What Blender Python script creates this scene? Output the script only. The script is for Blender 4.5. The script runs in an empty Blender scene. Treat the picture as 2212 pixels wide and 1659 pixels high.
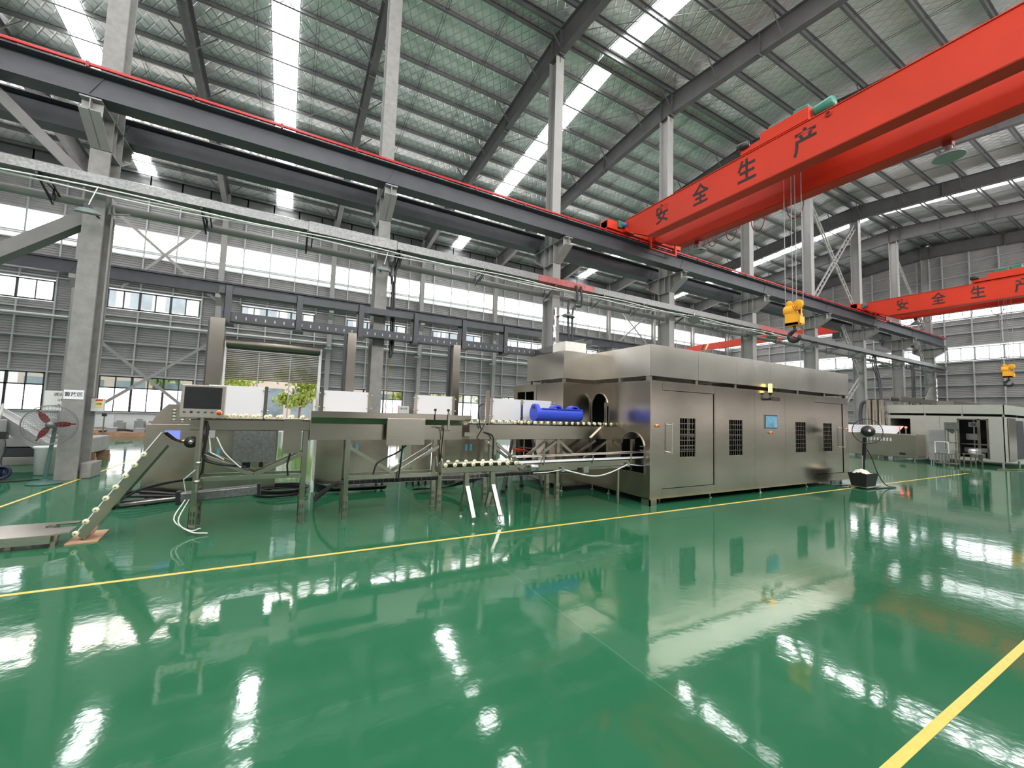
import bpy, math, random
from mathutils import Vector, Matrix, Euler
from mathutils.geometry import tessellate_polygon
random.seed(7)
PI=math.pi
col=bpy.context.scene.collection
# ---------------------------------------------------------------- materials
M={}
def nodes(name):
    m=bpy.data.materials.new(name); m.use_nodes=True
    nt=m.node_tree; b=nt.nodes.get('Principled BSDF'); M[name]=m
    return m,nt,b
def N(nt,t,**k):
    n=nt.nodes.new(t)
    for a,v in k.items(): setattr(n,a,v)
    return n
def coords(nt,scale=(1,1,1),kind='Object',rot=(0,0,0)):
    tc=N(nt,'ShaderNodeTexCoord'); mp=N(nt,'ShaderNodeMapping')
    mp.inputs['Scale'].default_value=scale; mp.inputs['Rotation'].default_value=rot
    nt.links.new(tc.outputs[kind],mp.inputs['Vector']); return mp.outputs[0]
def wcoords(nt,scale=(1,1,1),rot=(0,0,0)):
    g=N(nt,'ShaderNodeNewGeometry'); mp=N(nt,'ShaderNodeMapping')
    mp.inputs['Scale'].default_value=scale; mp.inputs['Rotation'].default_value=rot
    nt.links.new(g.outputs['Position'],mp.inputs['Vector']); return mp.outputs[0]
def noise(nt,vec,scale,detail=3,rough=.55):
    n=N(nt,'ShaderNodeTexNoise'); n.inputs['Scale'].default_value=scale
    n.inputs['Detail'].default_value=detail; n.inputs['Roughness'].default_value=rough
    nt.links.new(vec,n.inputs['Vector']); return n
def ramp(nt,fac,stops):
    r=N(nt,'ShaderNodeValToRGB'); e=r.color_ramp.elements
    while len(e)<len(stops): e.new(.5)
    for i,(p,c) in enumerate(stops):
        e[i].position=p; e[i].color=(*c,1) if len(c)==3 else c
    nt.links.new(fac,r.inputs[0]); return r
def bump(nt,b,h,strength,dist=.01):
    n=N(nt,'ShaderNodeBump'); n.inputs['Strength'].default_value=strength; n.inputs['Distance'].default_value=dist
    nt.links.new(h,n.inputs['Height']); nt.links.new(n.outputs[0],b.inputs['Normal']); return n
def mat(name,c,rough=.5,metal=0,var=.12,vs=3,bs=0,bscale=60,spec=.5,vscale=(1,1,1)):
    m,nt,b=nodes(name)
    v=coords(nt,vscale)
    n=noise(nt,v,vs,4)
    lo=tuple(max(0,x*(1-var)) for x in c); hi=tuple(min(1,x*(1+var)) for x in c)
    r=ramp(nt,n.outputs[0],[(.3,lo),(.7,hi)])
    nt.links.new(r.outputs[0],b.inputs['Base Color'])
    b.inputs['Roughness'].default_value=rough; b.inputs['Metallic'].default_value=metal
    b.inputs['Specular IOR Level'].default_value=spec
    if bs:
        n2=noise(nt,v,bscale,3); bump(nt,b,n2.outputs[0],bs)
    return m
def emis(name,c,s,pattern=None):
    m,nt,b=nodes(name)
    nt.nodes.remove(b); e=N(nt,'ShaderNodeEmission'); e.inputs[0].default_value=(*c,1); e.inputs[1].default_value=s
    nt.links.new(e.outputs[0],nt.nodes['Material Output'].inputs[0])
    if pattern: pattern(nt,e,c)
    return m
def stainless(name,c,rough,stretch=(1,1,40),var=.1,bs=.03,det=4,ns=4):
    m,nt,b=nodes(name)
    v=coords(nt,stretch); n=noise(nt,v,ns,det)
    v2=coords(nt); n2=noise(nt,v2,1.3,3)
    r=ramp(nt,n.outputs[0],[(.3,tuple(x*(1-var) for x in c)),(.7,tuple(min(1,x*(1+var)) for x in c))])
    mix=N(nt,'ShaderNodeMix',data_type='RGBA',blend_type='MULTIPLY'); mix.inputs[0].default_value=.5
    r2=ramp(nt,n2.outputs[0],[(.3,(.8,.78,.74)),(.7,(1,1,1))])
    nt.links.new(r.outputs[0],mix.inputs[6]); nt.links.new(r2.outputs[0],mix.inputs[7])
    nt.links.new(mix.outputs[2],b.inputs['Base Color'])
    b.inputs['Metallic'].default_value=1
    rr=N(nt,'ShaderNodeMapRange'); rr.inputs[3].default_value=rough*.8; rr.inputs[4].default_value=rough*1.25
    nt.links.new(n2.outputs[0],rr.inputs[0]); nt.links.new(rr.outputs[0],b.inputs['Roughness'])
    bump(nt,b,n.outputs[0],bs,.005)
    return m
stainless('stainless',(.52,.47,.405),.2,(1,1,40),.05,.006)
stainless('stainless_h',(.52,.475,.415),.22,(1,1,30),.04,.004)
stainless('stainless_x',(.56,.52,.465),.25,(1,30,30),.08,.02)
stainless('hood_steel',(.72,.68,.61),.25,(.6,.6,.12),.04,.9,0,1.5)
stainless('galvanised',(.22,.225,.225),.5,(6,6,6),.25,.04)
mat('cast_steel',(.55,.55,.55),.35,1)
stainless('foil',(.9,.9,.92),.12,(2,2,2),.05,.5)
mat('column_paint',(.28,.275,.265),.6,0,.06,2,.12,40)
mat('fireproof',(.25,.245,.235),.9,0,.12,6,.9,28)
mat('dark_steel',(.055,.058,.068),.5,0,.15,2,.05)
mat('rafter_steel',(.085,.083,.085),.5,0,.15,2)
mat('purlin_steel',(.115,.118,.118),.45,.3,.12,3)
mat('girt_steel',(.40,.42,.43),.5,.2,.08,2)
mat('cladding',(.31,.305,.30),.55,.1,.08,1.2)
mat('white_paint',(.78,.76,.76),.6,0,.03)
mat('white_metal',(.72,.72,.7),.45,0,.04)
mat('pipe_grey',(.27,.265,.25),.5,0,.06)
mat('crane_red',(.56,.036,.013),.45,0,.07,.8,.02,spec=.3)
mat('bus_red',(.45,.012,.014),.35,0,.05)
mat('dark_red',(.25,.02,.02),.4,0,.05)
mat('motor_green',(.03,.17,.12),.4,0,.15)
mat('motor_blue',(.015,.06,.14),.4,0,.15)
mat('hook_yellow',(.85,.40,.02),.45,0,.12)
mat('black',(.012,.012,.014),.45,0,.2)
mat('rubber',(.02,.02,.022),.6,0,.2)
mat('dark_gap',(.01,.01,.01),.8,0,.1)
mat('letter_black',(.022,.015,.015),.6,0,.3,8)
mat('cream',(.78,.76,.50),.4,0,.04)
mat('blue_plastic',(.035,.075,.62),.38,0,.08)
mat('panel_white',(.70,.70,.715),.45,0,.015)
mat('frame_dark',(.03,.035,.042),.4,0,.1)
mat('yellow_line',(.88,.56,.11),.35,0,.06,12)
mat('fan_green',(.05,.12,.105),.4,0,.1)
mat('fan_red',(.11,.004,.009),.5,0,.1,spec=.2)
mat('wire_grey',(.2,.2,.2),.4,.6,.1)
mat('plywood',(.55,.33,.2),.6,0,.2,6,.1,30,.3,(1,6,1))
mat('plank',(.42,.24,.15),.6,0,.2,5,0,60,.3,(1,8,1))
mat('concrete',(.5,.48,.45),.85,0,.12,4,.4,30)
mat('foam',(.8,.76,.7),.8,0,.08,10,.5,25)
mat('cloth_white',(.8,.73,.62),.85,0,.08,10,.4,20)
mat('navy',(.008,.012,.04),.45,0,.2)
mat('red_button',(.75,.05,.02),.3,0,.05)
mat('yellow_ring',(.85,.65,.25),.35,0,.05)
mat('latch_blue',(.05,.22,.28),.4,0,.1)
mat('grey_box',(.32,.32,.32),.5,0,.1)
mat('machine_grey',(.42,.42,.375),.45,0,.04)
mat('hose_white',(.75,.75,.72),.4,0,.05)
mat('blue_pipe',(.02,.2,.3),.4,0,.1)
mat('label_yellow',(.8,.72,.25),.5,0,.05)
mat('paper',(.8,.8,.84),.6,0,.03)
mat('trunk',(.25,.17,.1),.8,0,.2)
mat('leaf',(.42,.50,.10),.6,0,.45,4)
mat('leaf_far',(.22,.36,.08),.7,0,.4,2)
mat('facade',(.78,.66,.58),.8,0,.06,1)
mat('facade_white',(.85,.84,.82),.8,0,.05,1)
mat('facade_glass',(.30,.38,.43),.15,0,.3,.6)
mat('outside_ground',(.5,.48,.44),.9,0,.1,1)
mat('grass',(.2,.3,.1),.9,0,.2,3)
mat('shutter_metal',(.21,.19,.155),.32,.9,.08,.7)
mat('screen_dark',(.02,.021,.023),.3,0,.3,spec=.3)
def sc(nt,e,c):
    v=coords(nt,(1,1,1)); n=noise(nt,v,3); r=ramp(nt,n.outputs[0],[(.3,(.05,.16,.24)),(.7,(.2,.34,.4))]); nt.links.new(r.outputs[0],e.inputs[0])
emis('screen_blue',(.1,.3,.4),.9,sc)
emis('screen_small',(.15,.2,.6),1.0)
emis('red_glow',(1,.08,.05),3)
emis('amber_glow',(1,.55,.12),2.6)
emis('lamp_glow',(.9,.93,1),2.0)
def sky_pat(nt,e,c):
    # faint square net lines of the translucent roof sheet
    v=wcoords(nt,(9,9,9)); b=N(nt,'ShaderNodeTexBrick'); b.offset=0
    b.inputs['Color1'].default_value=b.inputs['Color2'].default_value=(*c,1); b.inputs['Mortar'].default_value=(c[0]*.82,c[1]*.84,c[2]*.86,1)
    b.inputs['Mortar Size'].default_value=.035; b.inputs['Scale'].default_value=1; b.inputs['Brick Width'].default_value=1; b.inputs['Row Height'].default_value=1
    nt.links.new(v,b.inputs['Vector']); nt.links.new(b.outputs[0],e.inputs[0])
SKY=13.0
emis('skylight_sheet',(1,1,1),SKY,sky_pat)
def cler_pat(nt,e,c):
    v=wcoords(nt,(.35,.35,1)); n=noise(nt,v,1.0,2)
    v2=wcoords(nt,(.3,.3,26)); w=N(nt,'ShaderNodeTexNoise'); w.inputs['Scale'].default_value=1; nt.links.new(v2,w.inputs['Vector'])
    r=ramp(nt,n.outputs[0],[(.35,(.78,.68,.60)),(.6,(1,.98,1))])
    r2=ramp(nt,w.outputs[0],[(.38,(.075,.062,.05)),(.5,(1,1,1))])
    mx=N(nt,'ShaderNodeMix',data_type='RGBA',blend_type='MULTIPLY'); mx.inputs[0].default_value=.75
    nt.links.new(r.outputs[0],mx.inputs[6]); nt.links.new(r2.outputs[0],mx.inputs[7]); nt.links.new(mx.outputs[2],e.inputs[0])
emis('clerestory_sheet',(1,.97,.95),9.5,cler_pat)
emis('fill_light_band',(1,.98,.95),9.0)  # added glow for the unseen front wall, brightens ceiling and hall
emis('strip_sheet',(1,1,1),4)
emis('frosted_pane',(1,.93,.95),2.4)
emis('dim_pane',(1,.95,.92),.8)  # glow of the unseen front-wall windows, added to light the stainless
emis('upper_pane',(.96,.97,1),2.8)
# clear glass: transparent with a thin reflection
m,nt,b=nodes('clear_glass'); nt.nodes.remove(b)
tr=N(nt,'ShaderNodeBsdfTransparent'); tr.inputs[0].default_value=(.95,.97,.96,1); gl=N(nt,'ShaderNodeBsdfGlossy'); gl.inputs['Roughness'].default_value=.03
mx=N(nt,'ShaderNodeMixShader'); mx.inputs[0].default_value=.06
nt.links.new(tr.outputs[0],mx.inputs[1]); nt.links.new(gl.outputs[0],mx.inputs[2]); nt.links.new(mx.outputs[0],nt.nodes['Material Output'].inputs[0])
# roof insulation: quilted foil with a diamond net
m,nt,b=nodes('insulation')
v=wcoords(nt,(1,1,1),(0,0,.62)); n=noise(nt,v,1.1,3)
hs=[]
for ang in (.5,-.62):
    w=N(nt,'ShaderNodeTexWave'); w.wave_type='BANDS'; w.bands_direction='X'; w.inputs['Scale'].default_value=1.05
    w.inputs['Distortion'].default_value=.8; w.inputs['Detail'].default_value=1; w.inputs['Detail Scale'].default_value=.6
    nt.links.new(wcoords(nt,(1,1,1),(0,0,ang)),w.inputs['Vector'])
    r=ramp(nt,w.outputs[0],[(.0,(0,0,0)),(.10,(1,1,1))]); hs.append(r.outputs[0])
mn=N(nt,'ShaderNodeMath',operation='MINIMUM'); nt.links.new(hs[0],mn.inputs[0]); nt.links.new(hs[1],mn.inputs[1])
base=ramp(nt,n.outputs[0],[(.3,(.76,.77,.76)),(.7,(.88,.88,.87))])
mc=N(nt,'ShaderNodeMix',data_type='RGBA',blend_type='MULTIPLY'); nt.links.new(base.outputs[0],mc.inputs[6])
r3=ramp(nt,mn.outputs[0],[(0,(.84,.84,.84)),(1,(1,1,1))]); nt.links.new(r3.outputs[0],mc.inputs[7]); mc.inputs[0].default_value=1
nt.links.new(mc.outputs[2],b.inputs['Base Color']); b.inputs['Roughness'].default_value=.36; b.inputs['Metallic'].default_value=.6
n4=noise(nt,wcoords(nt,(1,1,1)),5,2)
ad=N(nt,'ShaderNodeMath',operation='ADD'); nt.links.new(mn.outputs[0],ad.inputs[0]); nt.links.new(n4.outputs[0],ad.inputs[1])
bump(nt,b,ad.outputs[0],.55,.03)
# green epoxy floor
m,nt,b=nodes('epoxy_floor')
v=wcoords(nt); n=noise(nt,v,.35,3)
r=ramp(nt,n.outputs[0],[(.3,(.022,.128,.060)),(.7,(.030,.152,.074))])
sx=N(nt,'ShaderNodeSeparateXYZ'); nt.links.new(wcoords(nt),sx.inputs[0])
wob=noise(nt,wcoords(nt),1.5,2)
def lines(axis,pos,wd):
    a=N(nt,'ShaderNodeMath',operation='SUBTRACT'); nt.links.new(sx.outputs[axis],a.inputs[0]); a.inputs[1].default_value=pos
    mw=N(nt,'ShaderNodeMath',operation='MULTIPLY_ADD'); nt.links.new(wob.outputs[0],mw.inputs[0]); mw.inputs[1].default_value=.03; nt.links.new(a.outputs[0],mw.inputs[2])
    ab=N(nt,'ShaderNodeMath',operation='ABSOLUTE'); nt.links.new(mw.outputs[0],ab.inputs[0])
    lt=N(nt,'ShaderNodeMath',operation='LESS_THAN'); nt.links.new(ab.outputs[0],lt.inputs[0]); lt.inputs[1].default_value=wd
    return lt.outputs[0]
l1=lines(0,2.2,.0015); l2=lines(1,2.6,.001)
mxl=N(nt,'ShaderNodeMath',operation='MAXIMUM'); nt.links.new(l1,mxl.inputs[0])
hf=N(nt,'ShaderNodeMath',operation='MULTIPLY'); nt.links.new(l2,hf.inputs[0]); hf.inputs[1].default_value=.35; nt.links.new(hf.outputs[0],mxl.inputs[1])
# sparse scuffs
sn=noise(nt,wcoords(nt,(6,1.2,1),(0,0,.5)),2.2,6,.75)
sr=ramp(nt,sn.outputs[0],[(.70,(0,0,0)),(.76,(.4,.4,.4))])
mm=N(nt,'ShaderNodeMath',operation='MAXIMUM'); nt.links.new(mxl.outputs[0],mm.inputs[0]); nt.links.new(sr.outputs[0],mm.inputs[1])
mc=N(nt,'ShaderNodeMix',data_type='RGBA'); nt.links.new(mm.outputs[0],mc.inputs[0]); nt.links.new(r.outputs[0],mc.inputs[6]); mc.inputs[7].default_value=(.10,.30,.19,1)
nt.links.new(mc.outputs[2],b.inputs['Base Color'])
b.inputs['Specular IOR Level'].default_value=.5
rr=N(nt,'ShaderNodeMapRange'); rr.inputs[3].default_value=.035; rr.inputs[4].default_value=.09
nt.links.new(noise(nt,v,.9,3).outputs[0],rr.inputs[0]); nt.links.new(rr.outputs[0],b.inputs['Roughness'])
na=noise(nt,v,14,2); nb=noise(nt,v,2.0,2); nc=noise(nt,v,70,2)
s1=N(nt,'ShaderNodeMath',operation='MULTIPLY_ADD'); nt.links.new(nb.outputs[0],s1.inputs[0]); s1.inputs[1].default_value=5; nt.links.new(na.outputs[0],s1.inputs[2])
s2=N(nt,'ShaderNodeMath',operation='MULTIPLY_ADD'); nt.links.new(nc.outputs[0],s2.inputs[0]); s2.inputs[1].default_value=.05; nt.links.new(s1.outputs[0],s2.inputs[2])
bump(nt,b,s2.outputs[0],.5,.0009)

mat('bus_red_soft',(.34,.10,.10),.4,.2,.25,9)
mat('lamp_shade_grey',(.16,.20,.19),.4,0,.08)
mat('brace_grey',(.17,.165,.16),.6,0,.1)
mat('lens_grey',(.30,.29,.28),.35,0,.05)
mat('cast_bright',(.8,.79,.76),.22,1)
mat('dark_red_brown',(.06,.025,.02),.5,0,.1)
mat('foil_soft',(.34,.34,.33),.35,.5,.1,4,.6,8)
# ---------------------------------------------------------------- mesh builder
def wloc(o):
    v=Vector((0,0,0))
    while o: v+=o.location; o=o.parent
    return v
class MB:
    def __init__(s): s.v=[]; s.f=[]; s.sm=[]
    def add(s,vs,fs,smooth=False):
        k=len(s.v); s.v+= [Vector(p) for p in vs]; s.f+=[tuple(i+k for i in f) for f in fs]; s.sm+=[smooth]*len(fs); return s
    def box(s,x0,x1,y0,y1,z0,z1):
        if x0>x1:x0,x1=x1,x0
        if y0>y1:y0,y1=y1,y0
        if z0>z1:z0,z1=z1,z0
        return s.add([(x0,y0,z0),(x1,y0,z0),(x1,y1,z0),(x0,y1,z0),(x0,y0,z1),(x1,y0,z1),(x1,y1,z1),(x0,y1,z1)],
          [(0,3,2,1),(4,5,6,7),(0,1,5,4),(1,2,6,5),(2,3,7,6),(3,0,4,7)])
    def bar(s,p,q,w,h,up=(0,0,1)):
        p=Vector(p);q=Vector(q);d=(q-p).normalized();u=Vector(up)
        if abs(d.dot(u))>.99:u=Vector((0,1,0))
        a=d.cross(u).normalized(); b=a.cross(d).normalized()
        a*=w/2;b*=h/2
        return s.add([p-a-b,p+a-b,p+a+b,p-a+b,q-a-b,q+a-b,q+a+b,q-a+b],[(0,1,2,3),(7,6,5,4),(0,4,5,1),(1,5,6,2),(2,6,7,3),(3,7,4,0)])
    def tube(s,path,r,n=8,closed=False,cap=True):
        P=[Vector(p) for p in path]
        if not closed and 4<=len(P)<=14 and not isinstance(r,(list,tuple)):
            Q=[P[0]*2-P[1]]+P+[P[-1]*2-P[-2]]; out=[]
            for i in range(1,len(Q)-2):
                a,b,c,d=Q[i-1:i+3]
                for k in range(5):
                    t=k/5; out.append(.5*((2*b)+(c-a)*t+(2*a-5*b+4*c-d)*t*t+(3*b-a-3*c+d)*t**3))
            P=out+[P[-1]]
        L=len(P); rings=[]; prev=None
        for i in range(L):
            if closed: d=P[(i+1)%L]-P[i-1]
            else: d=P[min(i+1,L-1)]-P[max(i-1,0)]
            d.normalize()
            if prev is None:
                a=d.cross(Vector((0,0,1)))
                if a.length<.1:a=d.cross(Vector((0,1,0)))
            else: a=prev-d*prev.dot(d)
            a.normalize(); prev=a.copy(); b=d.cross(a)
            rr=r[i] if isinstance(r,(list,tuple)) else r
            rings.append([P[i]+(a*math.cos(2*PI*k/n)+b*math.sin(2*PI*k/n))*rr for k in range(n)])
        vs=[v for g in rings for v in g]; fs=[]
        for i in range(L if closed else L-1):
            j=(i+1)%L
            for k in range(n):
                k2=(k+1)%n; fs.append((i*n+k,i*n+k2,j*n+k2,j*n+k))
        s.add(vs,fs,True)
        if cap and not closed:
            s.add(rings[0],[tuple(range(n))[::-1]]); s.add(rings[-1],[tuple(range(n))])
        return s
    def cyl(s,p,q,r,n=16): return s.tube([p,q],r,n)
    def lathe(s,prof,c,axis=(0,0,1),n=24,smooth=True):
        ax=Vector(axis).normalized(); a=ax.cross(Vector((0,0,1)))
        if a.length<.1:a=Vector((1,0,0))
        a.normalize(); b=ax.cross(a); c=Vector(c); vs=[]
        for r,z in prof:
            for k in range(n): vs.append(c+ax*z+(a*math.cos(2*PI*k/n)+b*math.sin(2*PI*k/n))*max(r,1e-4))
        fs=[]
        for i in range(len(prof)-1):
            for k in range(n):
                k2=(k+1)%n; fs.append((i*n+k,i*n+k2,(i+1)*n+k2,(i+1)*n+k))
        return s.add(vs,fs,smooth)
    def torus(s,c,R,r,axis=(0,0,1),n=32,m=6,sx=1,sy=1):
        ax=Vector(axis).normalized(); a=ax.cross(Vector((0,0,1)))
        if a.length<.1:a=Vector((1,0,0))
        a.normalize(); b=ax.cross(a); c=Vector(c)
        return s.tube([c+a*math.cos(2*PI*k/n)*R*sx+b*math.sin(2*PI*k/n)*R*sy for k in range(n)],r,m,True)
    def plate(s,loops,axis,a0,a1):
        """flat sheet with holes: loops in 2D, thickness along axis ('x': (y,z); 'y': (x,z); 'z': (x,y))"""
        def P(u,a):
            return {'x':(a,u[0],u[1]),'y':(u[0],a,u[1]),'z':(u[0],u[1],a)}[axis]
        flat=[p for l in loops for p in l]
        tris=tessellate_polygon([[Vector((p[0],p[1],0)) for p in l] for l in loops])
        nF=len(flat); vs=[P(p,a0) for p in flat]+[P(p,a1) for p in flat]
        fs=[tuple(t) for t in tris]+[tuple(i+nF for i in t[::-1]) for t in tris]
        k=0
        for l in loops:
            L=len(l)
            for i in range(L):
                j=(i+1)%L; fs.append((k+i,k+j,k+j+nF,k+i+nF))
            k+=L
        return s.add(vs,fs)
    def each(s,name,m,parent):
        # one object per piece (a piece = a connected island)
        par=list(range(len(s.v)))
        def fd(i):
            while par[i]!=i: par[i]=par[par[i]]; i=par[i]
            return i
        for f in s.f:
            for i in f[1:]: par[fd(i)]=fd(f[0])
        gr={}
        for f,sm in zip(s.f,s.sm): gr.setdefault(fd(f[0]),[]).append((f,sm))
        out=[]
        for fs in gr.values():
            ids=sorted({i for f,_ in fs for i in f}); mp={i:k for k,i in enumerate(ids)}
            m_=MB(); m_.v=[s.v[i] for i in ids]; m_.f=[tuple(mp[i] for i in f) for f,_ in fs]; m_.sm=[x for _,x in fs]
            out.append(m_.build(name,m,parent))
        return out
    def build(s,name,m,parent=None,bevel=0):
        me=bpy.data.meshes.new(name)
        if parent is not None: off=wloc(parent)
        else:
            xs=[v.x for v in s.v];ys=[v.y for v in s.v];zs=[v.z for v in s.v]
            off=Vector(((min(xs)+max(xs))/2,(min(ys)+max(ys))/2,min(zs)))
        me.from_pydata([v-off for v in s.v],[],s.f)
        me.polygons.foreach_set('use_smooth',s.sm)
        me.materials.append(M[m]); me.update()
        o=bpy.data.objects.new(name,me); col.objects.link(o)
        if parent is None: o.location=off
        else: o.parent=parent
        import bmesh
        bm=bmesh.new(); bm.from_mesh(me); bmesh.ops.recalc_face_normals(bm,faces=bm.faces); bm.to_mesh(me); bm.free()
        if bevel:
            md=o.modifiers.new('bevel','BEVEL'); md.width=bevel; md.segments=2; md.limit_method='ANGLE'
        return o
def tag(o,label=None,cat=None,group=None,kind=None):
    if label:o['label']=label
    if cat:o['category']=cat
    if group:o['group']=group
    if kind:o['kind']=kind
    return o
def thing(name,label,cat,loc=(0,0,0),group=None):
    o=bpy.data.objects.new(name,None); col.objects.link(o); o.location=loc; o.empty_display_size=.2
    return tag(o,label,cat,group)
def struct(name,kids=True):
    o=bpy.data.objects.new(name,None); col.objects.link(o); o['kind']='structure'; return o
def dup(root,d,label=None,group=None):
    def cp(o,par):
        c=o.copy(); col.objects.link(c)
        if par: c.parent=par
        for ch in list(o.children): cp(ch,c)
        return c
    r=cp(root,None); r.location=root.location+Vector(d)
    if label:r['label']=label
    if group:r['group']=group
    return r
def text(name,s,size,loc,rot,m,parent,ext=.003,bold=0,sx=1):
    cu=bpy.data.curves.new(name,'FONT'); cu.body=s; cu.size=size; cu.extrude=ext; cu.align_x='CENTER'; cu.align_y='CENTER'; cu.offset=bold
    t=bpy.data.objects.new(name,cu); col.objects.link(t)
    bpy.context.view_layer.update()
    me=bpy.data.meshes.new_from_object(t.evaluated_get(bpy.context.evaluated_depsgraph_get()))
    bpy.data.objects.remove(t)
    me.materials.clear(); me.materials.append(M[m])
    R=Euler(rot).to_matrix().to_4x4(); T=Matrix.Translation(Vector(loc)-(wloc(parent) if parent else Vector()))
    me.transform(T@R@Matrix.Diagonal((sx,1,1,1)))
    o=bpy.data.objects.new(name,me); col.objects.link(o)
    if parent:o.parent=parent
    return o
def arch(x0,x1,z0,zs,zt,n=12):
    """rectangle with an elliptical top, 2D loop"""
    c=(x0+x1)/2; r=(x1-x0)/2
    return [(x0,z0),(x1,z0)]+[(c+r*math.cos(PI*k/n),zs+(zt-zs)*math.sin(PI*k/n)) for k in range(n+1)]
def rect(a0,a1,b0,b1): return [(a0,b0),(a1,b0),(a1,b1),(a0,b1)]

# ---------------------------------------------------------------- setting
XC=[-3.96+6.13*n for n in range(-2,9)]      # frame lines
XL,XR=-16.22,45.6; YB,YF=30.0,-5.4; YR=12.3
def rz(y): return 16.62-(.112 if y>YR else .095)*abs(y-YR)      # underside of the roof skin
MB().add([(XL-1,YF-1,0),(XR+1,YF-1,0),(XR+1,YB+.2,0),(XL-1,YB+.2,0)],[(0,1,2,3)]).build('floor','epoxy_floor')['kind']='structure'
ceil=struct('ceiling')
SKX=[(-8.2,-7.35),(-1.42,-.48),(10.55,11.45),(23.0,23.9),(35.3,36.2)]
mb=MB(); xs=[XL-.3]+[v for p in SKX for v in p]+[XR+.3]
for i in range(0,len(xs),2):
    a,b_=xs[i],xs[i+1]
    for s,ye in ((1,YB+.3),(-1,YF-.3)):
        mb.add([(a,YR,rz(YR)),(b_,YR,rz(YR)),(b_,ye,rz(ye)),(a,ye,rz(ye))],[(0,1,2,3)])
for a,b_ in SKX: # ridge cap
    mb.add([(a,YR-.45,rz(YR)-.05),(b_,YR-.45,rz(YR)-.05),(b_,YR+.45,rz(YR)-.05),(a,YR+.45,rz(YR)-.05)],[(0,1,2,3)])
mb.build('insulation','insulation',ceil)
for a,b_ in SKX:
    for s,ye in ((1,YB+.3),(-1,YF-.3)):
        y0=YR+s*.4
        MB().add([(a,y0,rz(y0)+.01),(b_,y0,rz(y0)+.01),(b_,ye,rz(ye)+.01),(a,ye,rz(ye)+.01)],[(0,1,2,3)]).build('skylight','skylight_sheet',ceil)
        fr=MB()
        for x in (a,b_): fr.add([(x-.02,y0,rz(y0)-.02),(x+.02,y0,rz(y0)-.02),(x+.02,ye,rz(ye)-.02),(x-.02,ye,rz(ye)-.02)],[(0,1,2,3)])
        fr.build('skylight_edge','girt_steel',ceil)
PY=[]
for s in (1,-1):
    y=YR+s*.3; k=0
    while YF<y<YB: PY.append(y); y+=s*(1.0 if k==0 else 1.235); k+=1
for y in PY:
    z=rz(y)
    mb=MB(); d=1 if y>YR else -1
    mb.box(XL,XR,y-.006,y+.006,z-.20,z-.01).box(XL,XR,y-.006,y+.07*d,z-.025,z-.012).box(XL,XR,y-.07*d,y+.006,z-.205,z-.19)
    mb.build('purlin','purlin_steel',ceil)
for i in range(len(XC)-1):
    for t in (1/3,2/3):
        x=XC[i]+6.13*t
        for dx in (-.05,.05):
            pass
        mb=MB()
        for dx in (-.05,.05):
            for s,ye in ((1,YB-.4),(-1,YF+.4)):
                mb.bar((x+dx,YR+s*.2,rz(YR)-.12),(x+dx,ye,rz(ye)-.12),.014,.014)
        mb.build('tie_rod','rafter_steel',ceil)
for i in (0,2,4,6,8,9):  # wind bracing in the roof plane
    mb=MB(); x0,x1=XC[i],XC[i+1]
    for y0,y1 in ((12.6,18.6),(18.6,24.6),(24.6,29.8),(12.0,6),(6,0)):
        mb.bar((x0,y0,rz(y0)-.4),(x1,y1,rz(y1)-.4),.014,.014).bar((x1,y0,rz(y0)-.4),(x0,y1,rz(y1)-.4),.014,.014)
    mb.build('wind_bracing','rafter_steel',ceil)

def cladding(mb,axis,pos,out,u0,u1,ztop,opens):
    """horizontal ribbed sheet; axis 'x' = wall runs along X at Y=pos; out=+1/-1 outward; ztop(u) roof line"""
    per=.13; z=1.0
    prof=[(0,0),(.03,0),(.045,.035),(.115,.035),(.13,0)]
    while z<17:
        ws=[(u0,u1)]
        for (a,b_,c,d) in opens:
            if z+per>c+.01 and z<d-.01:
                nw=[]
                for (p,q) in ws:
                    if b_<=p or a>=q: nw.append((p,q)); continue
                    if a>p:nw.append((p,a))
                    if b_<q:nw.append((b_,q))
                ws=nw
        for (p,q) in ws:
            zt=ztop(p,q)
            if z>zt: continue
            for (z0,o0),(z1,o1) in zip(prof,prof[1:]):
                za,zb=z+z0,min(z+z1,17)
                A,B=pos+out*(.10+o0),pos+out*(.10+o1)
                if axis=='x': mb.add([(p,A,za),(q,A,za),(q,B,zb),(p,B,zb)],[(0,1,2,3)])
                else: mb.add([(A,p,za),(A,q,za),(B,q,zb),(B,p,zb)],[(0,1,2,3)])
        z+=per
winN=[0]
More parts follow.
